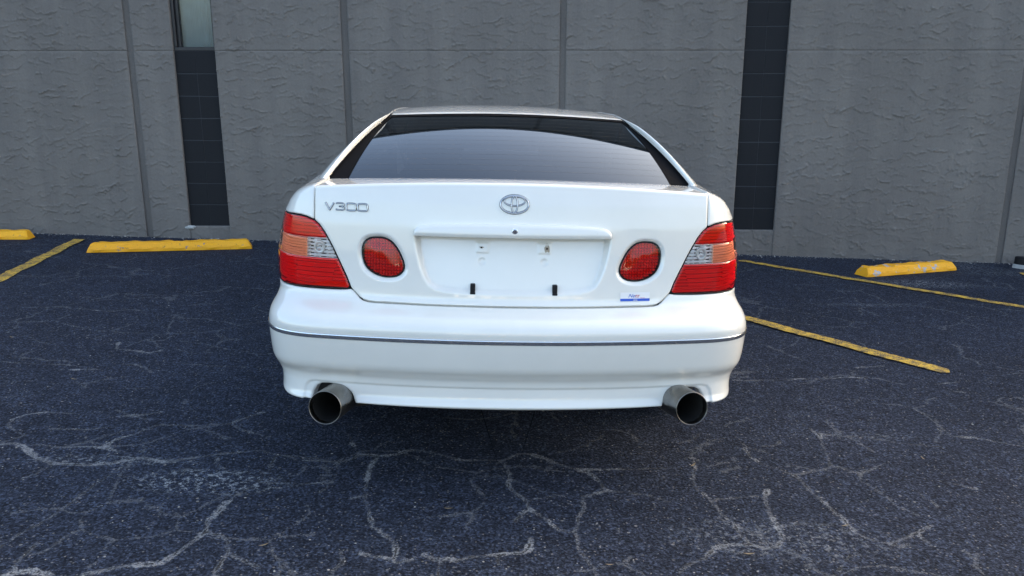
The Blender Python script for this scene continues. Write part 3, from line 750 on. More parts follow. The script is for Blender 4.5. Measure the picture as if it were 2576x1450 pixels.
def body(t, z):
    """rear wrap: t 0..1 centre to XA, 1..2 round the corner, 2.. forward along the side (t-2 metres)"""
    t = np.asarray(t, float); z = np.asarray(z, float)
    y0, w, cb = Y0(z), W0(z), CB(z)
    x = XA * np.clip(t, 0, 1)
    y = y0 + cb * x * x
    L = np.maximum(w - XA, .012)
    b0 = y0 + cb * XA * XA
    sl = 2 * cb * XA
    H = 1.8 * L
    u = np.clip(t - 1, 0, 1)
    p0x, p0y = XA, b0
    p1x, p1y = XA + .84 * L, b0 + .84 * L * sl
    p3x, p3y = w, b0 + H + sl * L
    p2x, p2y = w, p3y - .80 * H
    bx = (1-u)**3*p0x + 3*(1-u)**2*u*p1x + 3*(1-u)*u*u*p2x + u**3*p3x
    by = (1-u)**3*p0y + 3*(1-u)**2*u*p1y + 3*(1-u)*u*u*p2y + u**3*p3y
    x = np.where(t > 1, bx, x); y = np.where(t > 1, by, y)
    d = np.clip(t - 2, 0, 9)
    y = np.where(t > 2, p3y + d, y)
    # further forward the side fills out to the plain flank
    ws = np.interp(z, [.15,.22,.30,.55,.75,.85,.95,1.02,1.06,1.085],[.80,.85,.872,.903,.9065,.902,.88,.842,.79,.70])
    k = np.clip((y - .35) / .5, 0, 1); k = k*k*(3-2*k)
    x = np.where(t > 1, x*(1-k) + ws*k, x)
    return x, y, z

def rear_y(x, z):
    x = abs(x); y0, w, cb = Y0(z), W0(z), CB(z)
    if x <= XA: return float(y0 + cb*x*x)
    us = np.linspace(1, 2, 200); bx, by, _ = body(us, np.full(200, z))
    return float(np.interp(x, bx, by))

def lip_z(x): return 1.103 - .062 * x * x


car = link(bpy.data.objects.new('car', None))
car.matrix_world = lot_matrix(-.013, 2.75, R(2.0))
tag(car, 'white sedan seen from behind with red tail lamps and twin exhaust tips', 'car')
CREF = np.array([0, 2.2, .62])

def region(name, us, vs, pos, sdf, mat, parent=car, fil=.0035, flange=.012, off=None, smooth=True):
    """the part of a curved surface inside sdf<0, clipped exactly, its rim rounded over and returned inwards"""
    U, V = np.meshgrid(us, vs, indexing='ij'); n, m = U.shape
    def P(u, v): return np.stack(pos(u, v), -1)
    Q = P(U, V).reshape(-1, 3); U = U.ravel(); V = V.ravel()
    S = sdf(Q[:, 0], Q[:, 1], Q[:, 2]); ins = S < 0
    F4 = grid_faces(n, m); c = ins[F4].sum(1)
    faces = F4[c == 4].tolist()
    ek = {}; nu = []; nv = []; rim = []
    for f in F4[(c > 0) & (c < 4)]:
        poly = []; new = []
        for a, b in zip(f, np.roll(f, -1)):
            if ins[a]: poly.append(int(a))
            if ins[a] != ins[b]:
                k = (min(a, b), max(a, b))
                if k not in ek:
                    t = S[k[0]]/(S[k[0]]-S[k[1]]); t = min(max(t, .01), .99)
                    ek[k] = len(U)+len(nu); nu.append(U[k[0]]*(1-t)+U[k[1]]*t); nv.append(V[k[0]]*(1-t)+V[k[1]]*t)
                poly.append(ek[k]); new.append((len(poly)-1, ek[k], bool(ins[a])))
        if len(poly) > 2:
            faces.append(poly)
            if len(new) == 2:
                (i0, a0, out0), (i1, a1, _) = new
                rim.append((a0, a1) if out0 else (a1, a0))
    if not faces: return None
    n0 = len(U); U = np.concatenate([U, nu]); V = np.concatenate([V, nv]); S = np.concatenate([S, np.zeros(len(nu))])
    used = np.zeros(len(U), bool)
    for f in faces: used[list(f)] = True
    mp = -np.ones(len(U), int); mp[used] = np.arange(used.sum())
    U, V, S = U[used], V[used], S[used]
    faces = [[int(mp[i]) for i in f] for f in faces]; rim = [(int(mp[a]), int(mp[b])) for a, b in rim]
    Q = P(U, V); e = 1e-4
    N = nrm(np.cross(P(U+e, V)-P(U-e, V), P(U, V+e)-P(U, V-e)))
    s = np.sign((N*(Q-CREF)).sum(1)); N *= np.where(s == 0, 1, s)[:, None]
    d = np.clip(-S, 0, fil)
    dep = fil - np.sqrt(np.maximum(fil**2-(fil-d)**2, 0)) if fil > 0 else 0*d
    Q2 = Q - N*dep[:, None]
    if off is not None: Q2 = Q2 + N*(off(Q[:, 0], Q[:, 1], Q[:, 2], S))[:, None]
    f0 = faces[len(faces)//2]; g = np.cross(Q2[f0[1]]-Q2[f0[0]], Q2[f0[2]]-Q2[f0[0]])
    if g @ N[f0[0]] < 0: faces = [f[::-1] for f in faces]
    if flange and rim:
        ids = sorted({i for r in rim for i in r}); k0 = len(Q2); mm = {i: k for k, i in enumerate(ids)}; L = len(ids)
        Q2 = np.concatenate([Q2, Q2[ids], Q2[ids]-N[ids]*flange])
        faces += [[k0+mm[a], k0+mm[b], k0+L+mm[b], k0+L+mm[a]] for a, b in rim]
    return mesh_obj(name, Q2, faces, mat, parent, smooth)

def body_s(t, z):
    x, y, z = body(np.abs(t), z); return np.where(np.asarray(t) < 0, -x, x), y, z
def tgrid(step, corner, side):
    h = np.concatenate([np.arange(0, 1, step/XA), 1+np.arange(0, 1, corner), 2+side])
    return np.concatenate([-h[:0:-1], h])

GAP = .0019
LAMP = np.array([(1.1,.966),(.84,.966),(.815,.968),(.787,.970),(.757,.969),(.733,.965),(.706,.956),(.686,.940),(.667,.915),(.650,.886),(.634,.857),
                 (.620,.828),(.602,.791),(.586,.757),(.577,.734),(.5755,.7255),(.579,.7195),(.588,.716),(.606,.7145),(.66,.7130),(.74,.7125),(.80,.7115),(.86,.7085),(1.1,.700)])
TRUNK_H = np.array([(.7045,1.4),(.7045,.9555),(.686,.940),(.667,.915),(.650,.886),(.634,.857),(.620,.828),(.602,.791),(.586,.757),(.577,.734),(.573,.7235),
                    (.565,.7145),(.553,.7025),(.541,.6920),(.528,.6860),(.512,.6830),(.48,.6815),(.30,.6800),(0,.6795)])
TRUNK = np.concatenate([TRUNK_H, (TRUNK_H*np.array([-1, 1]))[::-1]])
BUMP_TOP = [(0,.6795),(.30,.6800),(.48,.6815),(.512,.6830),(.528,.6860),(.541,.6920),(.553,.7025),(.565,.7145),(.573,.7190),(.588,.7160),(.606,.7145),(.66,.7130),(.74,.7125),(.80,.7115),(.86,.7085),(1.1,.700)]
EGG = smooth_closed([(.5335,.859),(.5265,.884),(.5095,.900),(.4815,.9055),(.4515,.904),(.427,.8925),(.405,.868),(.390,.840),(.3815,.8165),(.3805,.797),(.3905,.779),(.410,.767),(.4415,.7625),(.470,.7665),(.497,.778),(.5185,.797),(.530,.824)], 4)
REC_H = [(.347,.935),(.347,.9165),(.345,.893),(.3385,.855),(.328,.808),(.313,.768),(.296,.742),(.270,.7275),(.235,.7205),(.175,.7155),(.073,.7135)]
REC = np.array(REC_H + [(-x, z) for x, z in REC_H[::-1]])
GARN_H = [(0,.9645),(.155,.9635),(.272,.959),(.318,.9535),(.336,.9455),(.345,.934),(.3465,.922),(.344,.9165),(.15,.9165)]
GARN = np.array(GARN_H + [(-x, z) for x, z in GARN_H[:0:-1]])
ARCH = np.array([(.713,.27),(.711,.335),(.705,.353),(.692,.374),(.675,.3835),(.650,.3850),(.625,.3835),(.600,.3775),(.580,.3680),(.565,.3555),(.5565,.342),(.5515,.330),(.550,.27)])
ax = lambda f: (lambda x, y, z: f(np.abs(x), y, z))
sd_lamp = lambda x, y, z: np.maximum(sd_poly(np.abs(x), z, LAMP), y-.52)
sd_trunk = lambda x, y, z: np.maximum(sd_poly(x, z, TRUNK), y-(.515+.13*x*x))
sd_egg = lambda x, y, z: sd_poly(np.abs(x), z, EGG)
AXLE_R, AXLE_F, WR = 1.10, 3.90, .325
def sd_arch(y, z, a): return np.hypot(y-a, z-WR) - .365
bt = np.array(BUMP_TOP)
def bump_top(x, y):
    zt = np.interp(np.abs(x), bt[:, 0], bt[:, 1])
    return np.where(y > .52, .665, zt)
def sd_bump(x, y, z):
    zb = np.where(np.abs(x) < .74, .3055+.040*x*x, .322) - .10*sstep(.35, .8, y)
    d = np.maximum(z-bump_top(x, y)+GAP, zb-z)
    d = np.maximum(d, -sd_poly(np.abs(x), z, ARCH)+0*x)
    d = np.maximum(d, np.where(y > .5, -sd_arch(y, z, AXLE_R), -1)); return np.maximum(d, y-(AXLE_R-.02))

# inner structure behind every gap
ts = tgrid(.03, .06, np.arange(.0, 3.2, .1)); zs = np.arange(.43, 1.075, .02)
A, B = np.meshgrid(ts, zs, indexing='ij'); X, Y, Z = body_s(A, B)
Q = np.stack([X*.955, Y+.055, Z], -1)
mesh_obj('inner_structure', Q.reshape(-1, 3), grid_faces(*A.shape), gap_black, car)

# bumper cover, with the shallow step of its lower valance and the relief round the exhaust openings
ARCH_O = np.array([(.740,.26),(.738,.345),(.733,.372),(.720,.388),(.698,.3935),(.57,.3935),(.47,.3925),(-.1,.3925),(-.1,.26)])
def bump_off(x, y, z, S):
    s = sd_poly(np.abs(x), z, ARCH_O)
    o = -.0045*(1-sstep(-.004, .0025, s)) * (1-sstep(.55, .75, y))
    return o
ts = tgrid(.0045, .011, np.concatenate([np.arange(0, .7, .012)])); zs = np.arange(.285, .735, .0036)
region('bumper', ts, zs, body_s, sd_bump, paint, fil=.006, flange=.03, off=bump_off)
sd_band = lambda z0, h: (lambda x, y, z: np.maximum(np.abs(z-z0)-h, y-.70))
zs2 = np.arange(.555, .595, .0012)
mb = region('moulding_shadow', tgrid(.012, .02, np.arange(0, .7, .02)), zs2, body_s, sd_band(.5735, .0087), plastic, fil=.001, flange=.006, off=lambda x, y, z, S: 0*x+.0006)  # shadow lines along the strip, drawn as a black base
region('moulding_strip', tgrid(.012, .02, np.arange(0, .7, .02)), zs2, body_s, sd_band(.5735, .0079), trim_metal, fil=.002, flange=.004, off=lambda x, y, z, S: 0*x+.0026)

# quarter panels, doors, front wing: regions of the flank
def sd_quarter(x, y, z):
    d = np.maximum(np.where(y > AXLE_R, .30, bump_top(x, y))-z+GAP, -sd_lamp(x, y, z)+GAP)
    d = np.maximum(d, np.where(y < .60, .7045-np.abs(x)+GAP, -1))
    d = np.maximum(d, -sd_arch(y, z, AXLE_R)); return np.maximum(np.maximum(d, .30-z), y-1.62+.35*(1.05-z)*0+GAP)
tq = 1+np.arange(0, 1, .011)
tq = np.concatenate([tq, 2+np.concatenate([np.arange(0, .5, .012), np.arange(.5, 1.7, .02)])])
zq = np.concatenate([np.arange(.28, .95, .006), np.arange(.95, 1.083, .0025)])
for sg in (-1, 1):
    region('quarter_panel', sg*tq, zq, body_s, sd_quarter, paint, fil=.003, flange=.02)
ys = np.arange(1.2, 3.3, .02); zd = np.arange(.28, 1.083, .02)
for sg in (-1, 1):
    flank = lambda y, z, sg=sg: (sg*body(np.full(np.shape(y), 2.9), z)[0], y, z)
    sdd = lambda a, b: (lambda x, y, z: np.maximum(np.maximum(a-y, y-b)+GAP, np.maximum(.33-z, z-1.075)))
    cutr = lambda x, y, z: np.maximum(sdd(1.62, 2.42)(x, y, z), -sd_arch(y, z, AXLE_R))
    for nm, f, y0, y1 in (('rear_door', cutr, 1.55, 2.5), ('front_door', sdd(2.42, 3.40), 2.35, 3.45)):
        d = region(nm, np.arange(y0, y1, .02), zd, flank, f, paint, fil=.003, flange=.02)
        hx = float(body(2.9, .86)[0])
        V, F = bevel_box(hx-.01, hx+.03, y0+.16, y0+.36, .845, .875, .01)
        if sg < 0: V = V*np.array([-1, 1, 1]); F = [f_[::-1] for f_ in F]
        mesh_obj('door_handle', V, F, paint, d)
    sill = region('sill', np.arange(1.4, 3.6, .05), np.arange(.16, .36, .02), flank, lambda x, y, z: np.maximum(np.maximum(1.46-y, y-3.54), np.maximum(.18-z, z-.325)), paint, fil=.003, flange=.02)
    def wing(y, z, sg=sg):
        w = body(np.full(np.shape(y), 2.9), z)[0]; k = sstep(3.9, 4.78, y)
        return sg*(w-.30*k**2.2), y, z-.16*sstep(3.2, 4.75, y)*sstep(.55, 1.05, z)
    region('front_wing', np.arange(3.3, 4.80, .02), zd, wing, lambda x, y, z: np.maximum(np.maximum(np.maximum(3.40-y+GAP, y-4.70), np.maximum(.33-z, z-1.2)), -sd_arch(y, z, AXLE_F)), paint, fil=.003, flange=.02)

# front end and bonnet
A, B = np.meshgrid(np.linspace(-1, 1, 41), np.linspace(0, 1, 26), indexing='ij')
xb = A*(.78-.12*B**2); yb = 3.30+1.38*B-.12*A*A*B; zb = 1.00-.20*B**1.6-.06*A*A
mesh_obj('bonnet', np.stack([xb, yb, zb], -1).reshape(-1, 3), grid_faces(41, 26), paint, car)
A, B = np.meshgrid(np.linspace(-1, 1, 41), np.linspace(0, 1, 14), indexing='ij')
xb = A*(.84); zb = .20+B*.56; yb = 4.80-.26*np.abs(A)**3-.10*B**2-.05*(1-B)
mesh_obj('front_bumper', np.stack([xb, yb, zb], -1).reshape(-1, 3), grid_faces(41, 14), paint, car)
for sg in (-1, 1):
    A, B = np.meshgrid(np.linspace(0, 2*math.pi, 24), np.linspace(0, 1, 6), indexing='ij')
    mesh_obj('headlamp', np.stack([sg*(.56+.12*B*np.cos(A)), 4.69+.02*(1-B*B)-.03*B*np.cos(A), .66+.085*B*np.sin(A)], -1).reshape(-1, 3), grid_faces(24, 6), lens_clear, car)
V, F = box_data(-.66, .66, 1.30, 4.55, .20, .24); mesh_obj('underbody', V, F, gap_black, car, False)
V, F = box_data(-.70, .70, .22, .60, .44, .62); mesh_obj('boot_floor', V, F, gap_black, car, False)

# boot lid: face, lip and deck in one surface
TX = np.concatenate([np.arange(-.708, .7081, .0042)])
nf, nd = 118, 46
ll = []
def lid_base(x, s):
    """s 0..1 up the face, 1..2 forward over the deck; lip rounded"""
    x = np.asarray(x, float); s = np.asarray(s, float)
    zl = lip_z(x); ztop = zl
    z = .662 + np.clip(s, 0, 1)*(ztop-.662)
    y = Y0(z) + CB(z)*x*x
    yl = Y0(zl) + CB(zl)*x*x; yf = .53+.13*x*x
    k = np.clip(s-1, 0, 1)
    yd = yl + k*(yf-yl); zd_ = zl - .020*k*(1-(x/.69)**2*.8) + .006*np.sin(np.pi*k)*(1-(x/.75)**2)
    y = np.where(s > 1, yd, y); z = np.where(s > 1, zd_, z)
    # round the lip
    dl = np.where(s > 1, k*(yf-yl), (1-s)*(zl-.662)); r = .011
    q = np.clip(1-dl/r, 0, 1)**2 * r*.30
    return x, y+q, z-q
def lid_depth(x, z):
    xa = np.abs(x)
    sr = sd_poly(x, z, REC)
    d = (.009+.036*np.clip((z-.712)/.21, 0, 1))*(1-sstep(-.019, .0005, sr))
    se = sd_poly(xa, z, EGG)
    d = d + .0085*(1-sstep(.003, .0125, se))
    # pressed pads behind the number plate
    for cx in (-.1075, .1125):
        pad = np.maximum(np.abs(x-cx)-.022, np.abs(z-.876)-.0185)
        d = d - .0035*(1-sstep(-.004, .003, pad))
        d = d + .0032*(1-sstep(.008, .0145, np.hypot(x-cx, z-.8275)))
    return d
def lid(x, s):
    x, y, z = lid_base(x, s); return x, y + np.where(s < 1, lid_depth(x, z), 0), z
ss = np.concatenate([np.linspace(0, .97, nf), np.linspace(.975, 1.0, 8), np.linspace(1.004, 1.05, 8), np.linspace(1.07, 2, nd)])
region('boot_lid', TX, ss, lid, lambda x, y, z: np.maximum(sd_trunk(x, y, z)+GAP, np.where(z < 1.0, -sd_egg(x, y, z)+.0006, -1)), paint, fil=.003, flange=.014)

# handle garnish above the number plate recess
def garn_pos(x, z): return x, Y0(z)+CB(z)*x*x, z
def garn_off(x, y, z, S):
    return .017*(1-.30*sstep(.930, .966, z)) + .004*sstep(0, .012, -S)
region('plate_garnish', np.arange(-.352, .3521, .004), np.arange(.910, .970, .0018), garn_pos, lambda x, y, z: sd_poly(x, z, GARN), paint, fil=.005, flange=.052, off=garn_off)

def on_lid(x, z, lift=0.0):
    """point on the boot lid face, lifted off along -y"""
    return np.stack([x, Y0(z)+CB(z)*x*x+lid_depth(x, z)-lift, z], -1)
def on_face(x, z, lift=0.0): return np.stack([x, Y0(z)+CB(z)*x*x-lift, z], -1)

def stroke(name, pts, w, h, mat, surf, parent=car, closed=False, widths=None):
    """half-round raised line lying on a surface; pts are (x,z)"""
    p = np.asarray(pts, float); n = len(p)
    d = (np.roll(p, -1, 0)-np.roll(p, 1, 0)) if closed else np.gradient(p, axis=0)
    d = d/np.maximum(np.linalg.norm(d, axis=1, keepdims=True), 1e-9); nn = np.stack([-d[:, 1], d[:, 0]], 1)
    W = np.full(n, w) if widths is None else np.asarray(widths)
    an = [(-1, 0), (-.95, .55), (-.45, 1.0), (.45, 1.0), (.95, .55), (1, 0)]
    V = []
    for a, b in an:
        q = p + nn*W[:, None]*a; V.append(surf(q[:, 0], q[:, 1], h*b))
    V = np.stack(V, 1); k = len(an); F = []
    if mat is chrome and h > .004: stroke(name+'_shadow', pts, w, .0012, badge_shadow, surf, parent, closed, (np.full(n, w) if widths is None else np.asarray(widths))+.0009)  # slightly wider dark base draws the shadow edge of each stroke
    for i in range(n if closed else n-1):
        j = (i+1) % n
        for c in range(k-1): F.append((i*k+c, j*k+c, j*k+c+1, i*k+c+1))
    if not closed: F += [tuple(range(k)), tuple((n-1)*k+c for c in range(k-1, -1, -1))]
    return mesh_obj(name, V.reshape(-1, 3), F, mat, parent, True)

# emblem: outer oval, upright oval and broad oval across it
th = np.linspace(0, 2*math.pi, 72, endpoint=False); EX, EZ = .002, 1.0325
emb = stroke('emblem', np.stack([EX+.0495*np.cos(th), EZ+.0305*np.sin(th)], 1), .0030, .005, chrome, on_face, closed=True, widths=.0026+.0010*np.sin(th)**2)
stroke('emblem_oval', np.stack([EX+.0105*np.cos(th), EZ+.0285*np.sin(th)], 1), .0022, .0055, chrome, on_face, emb, True, .0017+.0011*np.abs(np.sin(th))**3)
stroke('emblem_oval', np.stack([EX+.036*np.cos(th), EZ+.0115+.0165*np.sin(th)], 1), .0022, .0052, chrome, on_face, emb, True, .0018+.0007*np.abs(np.sin(th)))

# badge V300
def poly_smooth(pts, k=5):
    p = np.asarray(pts, float); out = [p[0]]
    for a, b in zip(p[:-1], p[1:]):
        for t in np.arange(1, k+1)/k: out.append(a+(b-a)*t)
    out = np.array(out)
    for _ in range(2): out[1:-1] = .25*out[:-2]+.5*out[1:-1]+.25*out[2:]
    return out
BX, BZ, HH = -.6635, .994, .024
V_ = [(0, HH+.001), (.0155, -.001), (.031, HH+.001)]
T_ = [(.0385, HH*.93), (.045, HH), (.062, HH), (.0665, HH*.9), (.0665, HH*.62), (.061, HH*.51), (.046, HH*.51), (.061, HH*.51), (.0675, HH*.40), (.0675, HH*.12), (.062, 0), (.043, 0), (.0375, HH*.10)]
def O_(x): return [(x+.008, 0), (x+.026, 0), (x+.0335, HH*.15), (x+.0335, HH*.85), (x+.026, HH), (x+.008, HH), (x, HH*.85), (x, HH*.15)]
vv = np.concatenate([poly_smooth(V_[:2], 8), poly_smooth(V_[1:], 8)[1:]])
stroke('badge_character', vv+np.array([BX, BZ]), .0026, .005, chrome, on_face)
stroke('badge_character', poly_smooth(T_, 4)+np.array([BX, BZ]), .0021, .005, chrome, on_face)
for x in (.0765, .1175): stroke('badge_character', smooth_closed(np.array(O_(x))+np.array([BX, BZ]), 4), .0023, .005, chrome, on_face, closed=True)

# lock in the garnish
def disc(name, cx, cz, r0, r1, y, mat, parent=car, n=28, dome=0.0):
    V = []; a = np.linspace(0, 2*math.pi, n, endpoint=False)
    for r, yy in ((r1, y+.004), (r1, y), (r0, y-dome)):
        for t in a: V.append((cx+r*math.cos(t), yy, cz+r*math.sin(t)))
    F = [(i*n+j, i*n+(j+1) % n, (i+1)*n+(j+1) % n, (i+1)*n+j) for i in range(2) for j in range(n)]
    if r0 > 0: F.append(tuple(2*n+j for j in range(n)))
    return mesh_obj(name, V, F, mat, parent, False)
gy = float(Y0(.940))-.0205
lk = disc('lock', .004, .9405, .0085, .0108, gy, trim_metal, dome=.001)
disc('lock_face', .004, .9405, .0070, .0076, gy-.0012, chrome, lk)
V, F = bevel_box(.0030, .0050, gy-.0040, gy-.0015, .9365, .9445, .0004); mesh_obj('key_slot', V, F, gap_black, lk, False)

# black number plate brackets, screw holes, sticker
for cx in (-.139, .151):
    yb_ = float(Y0(.735)+lid_depth(np.array(cx), np.array(.735)))
    V, F = bevel_box(cx-.0088, cx+.0088, yb_-.009, yb_+.012, .716, .7525, .0025); b = mesh_obj('plate_bracket', V, F, plastic, car, False)
    V, F = bevel_box(cx-.0092, cx+.0092, yb_-.013, yb_-.004, .716, .7235, .0015); mesh_obj('bracket_hook', V, F, plastic, b, False)
    disc('screw', cx, .7415, .0050, .0058, yb_-.0098, rubber, b)
def blot(name, cx, cz, rx, rz, lift, mat, seed):
    r = np.random.default_rng(seed); a = np.linspace(0, 2*math.pi, 26, endpoint=False)
    k = 1+.16*np.sin(3*a+r.uniform(0, 6))+.12*np.sin(5*a+r.uniform(0, 6))
    V = on_lid(np.concatenate([[cx], cx+rx*k*np.cos(a)]), np.concatenate([[cz], cz+rz*k*np.sin(a)]), lift)
    return mesh_obj(name, V, [(0, 1+i, 1+(i+1) % 26) for i in range(26)], mat, car, False)
blot('bare_patch', .1215, .8765, .0095, .0150, .0006, primer_m, 1); blot('screw_hole', .1215, .8755, .0035, .0035, .0012, hole_m, 2)
blot('bare_patch', -.1100, .8765, .0075, .0035, .0006, primer_m, 3); blot('screw_hole', -.1105, .8765, .0028, .0028, .0012, gap_black, 4)

def sheet(name, x0, x1, z0, z1, lift, mat, parent, sk=0.0):
    A, B = np.meshgrid(np.linspace(x0, x1, 12), np.linspace(z0, z1, 3), indexing='ij')
    B = B + sk*(A-x0)
    return mesh_obj(name, on_lid(A.ravel(), B.ravel(), lift), grid_faces(12, 3), mat, parent, False)
stk = sheet('sticker', .387, .4955, .6955, .7265, .0016, white_m, car)
sheet('sticker_band', .387, .4955, .6955, .7045, .0022, blue_m, stk)
def text_on(s, x, z, size, mat, parent, shear=.25, lift=.0024, sx=1.0):
    cu = bpy.data.curves.new('t', 'FONT'); cu.body = s; cu.size = size; cu.shear = shear
    tmp = bpy.data.objects.new('t', cu); COL.objects.link(tmp)
    dg = bpy.context.evaluated_depsgraph_get(); me = bpy.data.meshes.new_from_object(tmp.evaluated_get(dg))
    n = len(me.vertices); co = np.empty(n*3); me.vertices.foreach_get('co', co); co = co.reshape(-1, 3)
    P_ = on_lid(x+co[:, 0]*sx, z+co[:, 1], lift); me.vertices.foreach_set('co', P_.ravel()); me.update()
    me.materials.clear(); me.materials.append(mat)
    bpy.data.objects.remove(tmp); bpy.data.curves.remove(cu)
    return link(bpy.data.objects.new('sticker_lettering', me), parent)
text_on('Ne', .4150, .7085, .0185, blue_m, stk, .35, sx=1.1); text_on('tz', .4395, .7085, .0185, red_m, stk, .35, sx=1.15)
text_on('TOYOTA', .4590, .7052, .0045, red_m, stk, 0); text_on('Gifu', .4340, .6968, .0085, white_m, stk, .3, lift=.0030, sx=1.1)

# ---- tail lamps
BANDS = [('lens_upper', .8945, 1.2, None, lens_red), ('lens_amber', .8235, .8935, 'out', lens_amber), ('lens_reverse', .8235, .8935, 'in', lens_clear), ('lens_lower', .5, .8225, None, lens_red)]
tl = 1-np.arange(.06, 0, -.0018)*0
tl = np.concatenate([np.arange(.84, 1, .0045), 1+np.arange(0, 1, .0095), 2+np.arange(0, .42, .010)]); zl_ = np.arange(.695, .975, .0032)
def shade_slots(o, fn, sm=None):  # paints the shade of the rib slots as a second material
    me = o.data; me.materials.append(sm or slot_m); n = len(me.polygons); c = np.empty(n*3); me.polygons.foreach_get('center', c); c = c.reshape(-1, 3)
    me.polygons.foreach_set('material_index', fn(c[:, 0], c[:, 2]).astype(np.int32))
def slot_mask(x, z):
    xa = np.abs(x); inb = (z > .7425) & (z < .806) & (xa > .6425+(z-.7425)*-.28) & (xa < .778)
    band = (z > .823) & (z < .894)
    k = np.where(inb, ((z+.004)/.0165) % 1, np.where(band & (xa < .733), (z/.0125) % 1, np.where(band, (z/.0100) % 1, (z/.0118) % 1)))
    return k > np.where(band & (xa > .733), .80, np.where(inb, .80, .70))
def rib(z, p, d):
    k = (z/p) % 1.0; return np.where(k < .66, d*(.55+.45*k/.66), -.45*d)
for sg in (-1, 1):
    hs = region('tail_lamp', sg*tl, zl_, body_s, lambda x, y, z: sd_lamp(x, y, z)+.0012, rubber, fil=.002, flange=.03, off=lambda x, y, z, S: -.0028+0*x-.020*sstep(.0032, .0044, -S))
    for nm, z0, z1, side, mat in BANDS:
        def f(x, y, z, z0=z0, z1=z1, side=side):
            d = np.maximum(sd_lamp(x, y, z)+.0034, np.maximum(z0-z, z-z1))
            if side == 'in': d = np.maximum(d, np.abs(x)-.7325)
            if side == 'out': d = np.maximum(d, .7335-np.abs(x))
            return d
        region(nm, sg*tl, zl_, body_s, f, mat, hs, fil=.0022, flange=.0, off=lambda x, y, z, S: 0*x-.0004)
    def rf_off(x, y, z, S):
        o = -.0125 + rib(z, .0118, .0075)
        inb = (z > .7425) & (z < .806) & (np.abs(x) > .6425+(z-.7425)*-.28) & (np.abs(x) < .778)
        o = np.where(inb, -.009+rib(z+.004, .0165, .0050), o)
        band = (z > .823) & (z < .894)
        o = np.where(band, -.0150+rib(z, .0100, .0036)+.0008*np.sin(x*900), o)
        cl = band & (np.abs(x) < .733)
        return np.where(cl, -.020+rib(z, .0125, .005)-.004*np.cos((np.abs(x)-.68)*130), o)
    tr = np.concatenate([np.arange(.84, 1, .003), 1+np.arange(0, 1, .008), 2+np.arange(0, .42, .012)])
    rf_ = region('lamp_reflector', sg*tr, np.arange(.70, .972, .0016), body_s, lambda x, y, z: sd_lamp(x, y, z)+.0046, refl_r, hs, fil=.0, flange=.0, off=rf_off); shade_slots(rf_, slot_mask)
    # bulb holder seen through the clear lens
    bx = sg*.688; by = float(rear_y(.688, .858))
    V = []; 
    for i, (rr, yy) in enumerate(((.021, .030), (.021, .012), (.018, .0095), (.013, .0125), (.007, .019))):
        for j in range(20): V.append((bx+rr*math.cos(j*math.pi/10), by+yy, .858+rr*1.15*math.sin(j*math.pi/10)))
    F = [(i*20+j, i*20+(j+1) % 20, (i+1)*20+(j+1) % 20, (i+1)*20+j) for i in range(4) for j in range(20)]
    mesh_obj('bulb_holder', V, F, refl, hs)
    # round lamp in the boot lid
    xs_ = sg*np.arange(.370, .545, .0022); ze = np.arange(.752, .915, .0022)
    eg_pos = lambda x, z: (x, Y0(z)+CB(z)*x*x+.0085, z)
    eb = region('inner_lamp', xs_, ze, eg_pos, lambda x, y, z: sd_egg(x, y, z)+.0012, rubber, fil=.002, flange=.03, off=lambda x, y, z, S: .001-.022*sstep(.0040, .0052, -S))
    region('lamp_lens', xs_, ze, eg_pos, lambda x, y, z: sd_egg(x, y, z)+.0030, lens_egg, eb, fil=.003, flange=.0, off=lambda x, y, z, S: .002+.004*sstep(0, .05, -S))
    re_ = region('lamp_reflector', sg*np.arange(.370, .545, .0016), np.arange(.752, .915, .0016), eg_pos, lambda x, y, z: sd_egg(x, y, z)+.0045, refl_r, eb, fil=.0, flange=.0,
           off=lambda x, y, z, S: -.012+rib(z, .0105, .0050)+.0022*np.cos(np.abs(x)*2*math.pi/.0105))
    shade_slots(re_, lambda x, z: ((z/.0105) % 1 > .74) | ((np.abs(x)/.0105) % 1 > .80), slot_e)

# ---- cabin: rear glass, its black border, roof, side frames, side windows
def rg(a, b, lift=0.0):
    a = np.asarray(a, float); b = np.asarray(b, float)
    x = a*(.706-.176*b); y = .485+.600*b+.074*a*a
    z = 1.0925+.2240*b+.0175*4*b*(1-b)-(.0190-.0010*b)*a*a
    return np.stack([x, y-lift*.35, z+lift], -1)
A, B = np.meshgrid(np.linspace(-1, 1, 81), np.linspace(-.06, 1.03, 61), indexing='ij')
rw = mesh_obj('rear_window', rg(A, B).reshape(-1, 3), grid_faces(81, 61), glass_rear, car)
for sg in (-1, 1):      # black border at each side, wider towards the foot
    A, B = np.meshgrid(np.linspace(0, 1, 7), np.linspace(-.03, 1.03, 40), indexing='ij')
    wd = .058*(1-B)**1.1+.018
    mesh_obj('window_seal', rg(sg*(1.004-A*wd/.70*1.05), B, .0016).reshape(-1, 3), grid_faces(7, 40), seal_m, rw)
    mesh_obj('window_seal', rg(sg*(1.010-A*.020), B, .006).reshape(-1, 3), grid_faces(7, 40), seal_m, rw)
A, B = np.meshgrid(np.linspace(-1, 1, 61), np.linspace(.965, 1.03, 5), indexing='ij')
mesh_obj('window_seal', rg(A, B, .0016).reshape(-1, 3), grid_faces(61, 5), seal_m, rw)
for k in range(13):     # heating wires
    b0 = .08+.068*k
    A, B = np.meshgrid(np.linspace(-.90, .90, 40), np.array([b0, b0+.0010]), indexing='ij')
    mesh_obj('heating_wire', rg(A, B, .0008).reshape(-1, 3), grid_faces(40, 2), wire_m, rw)
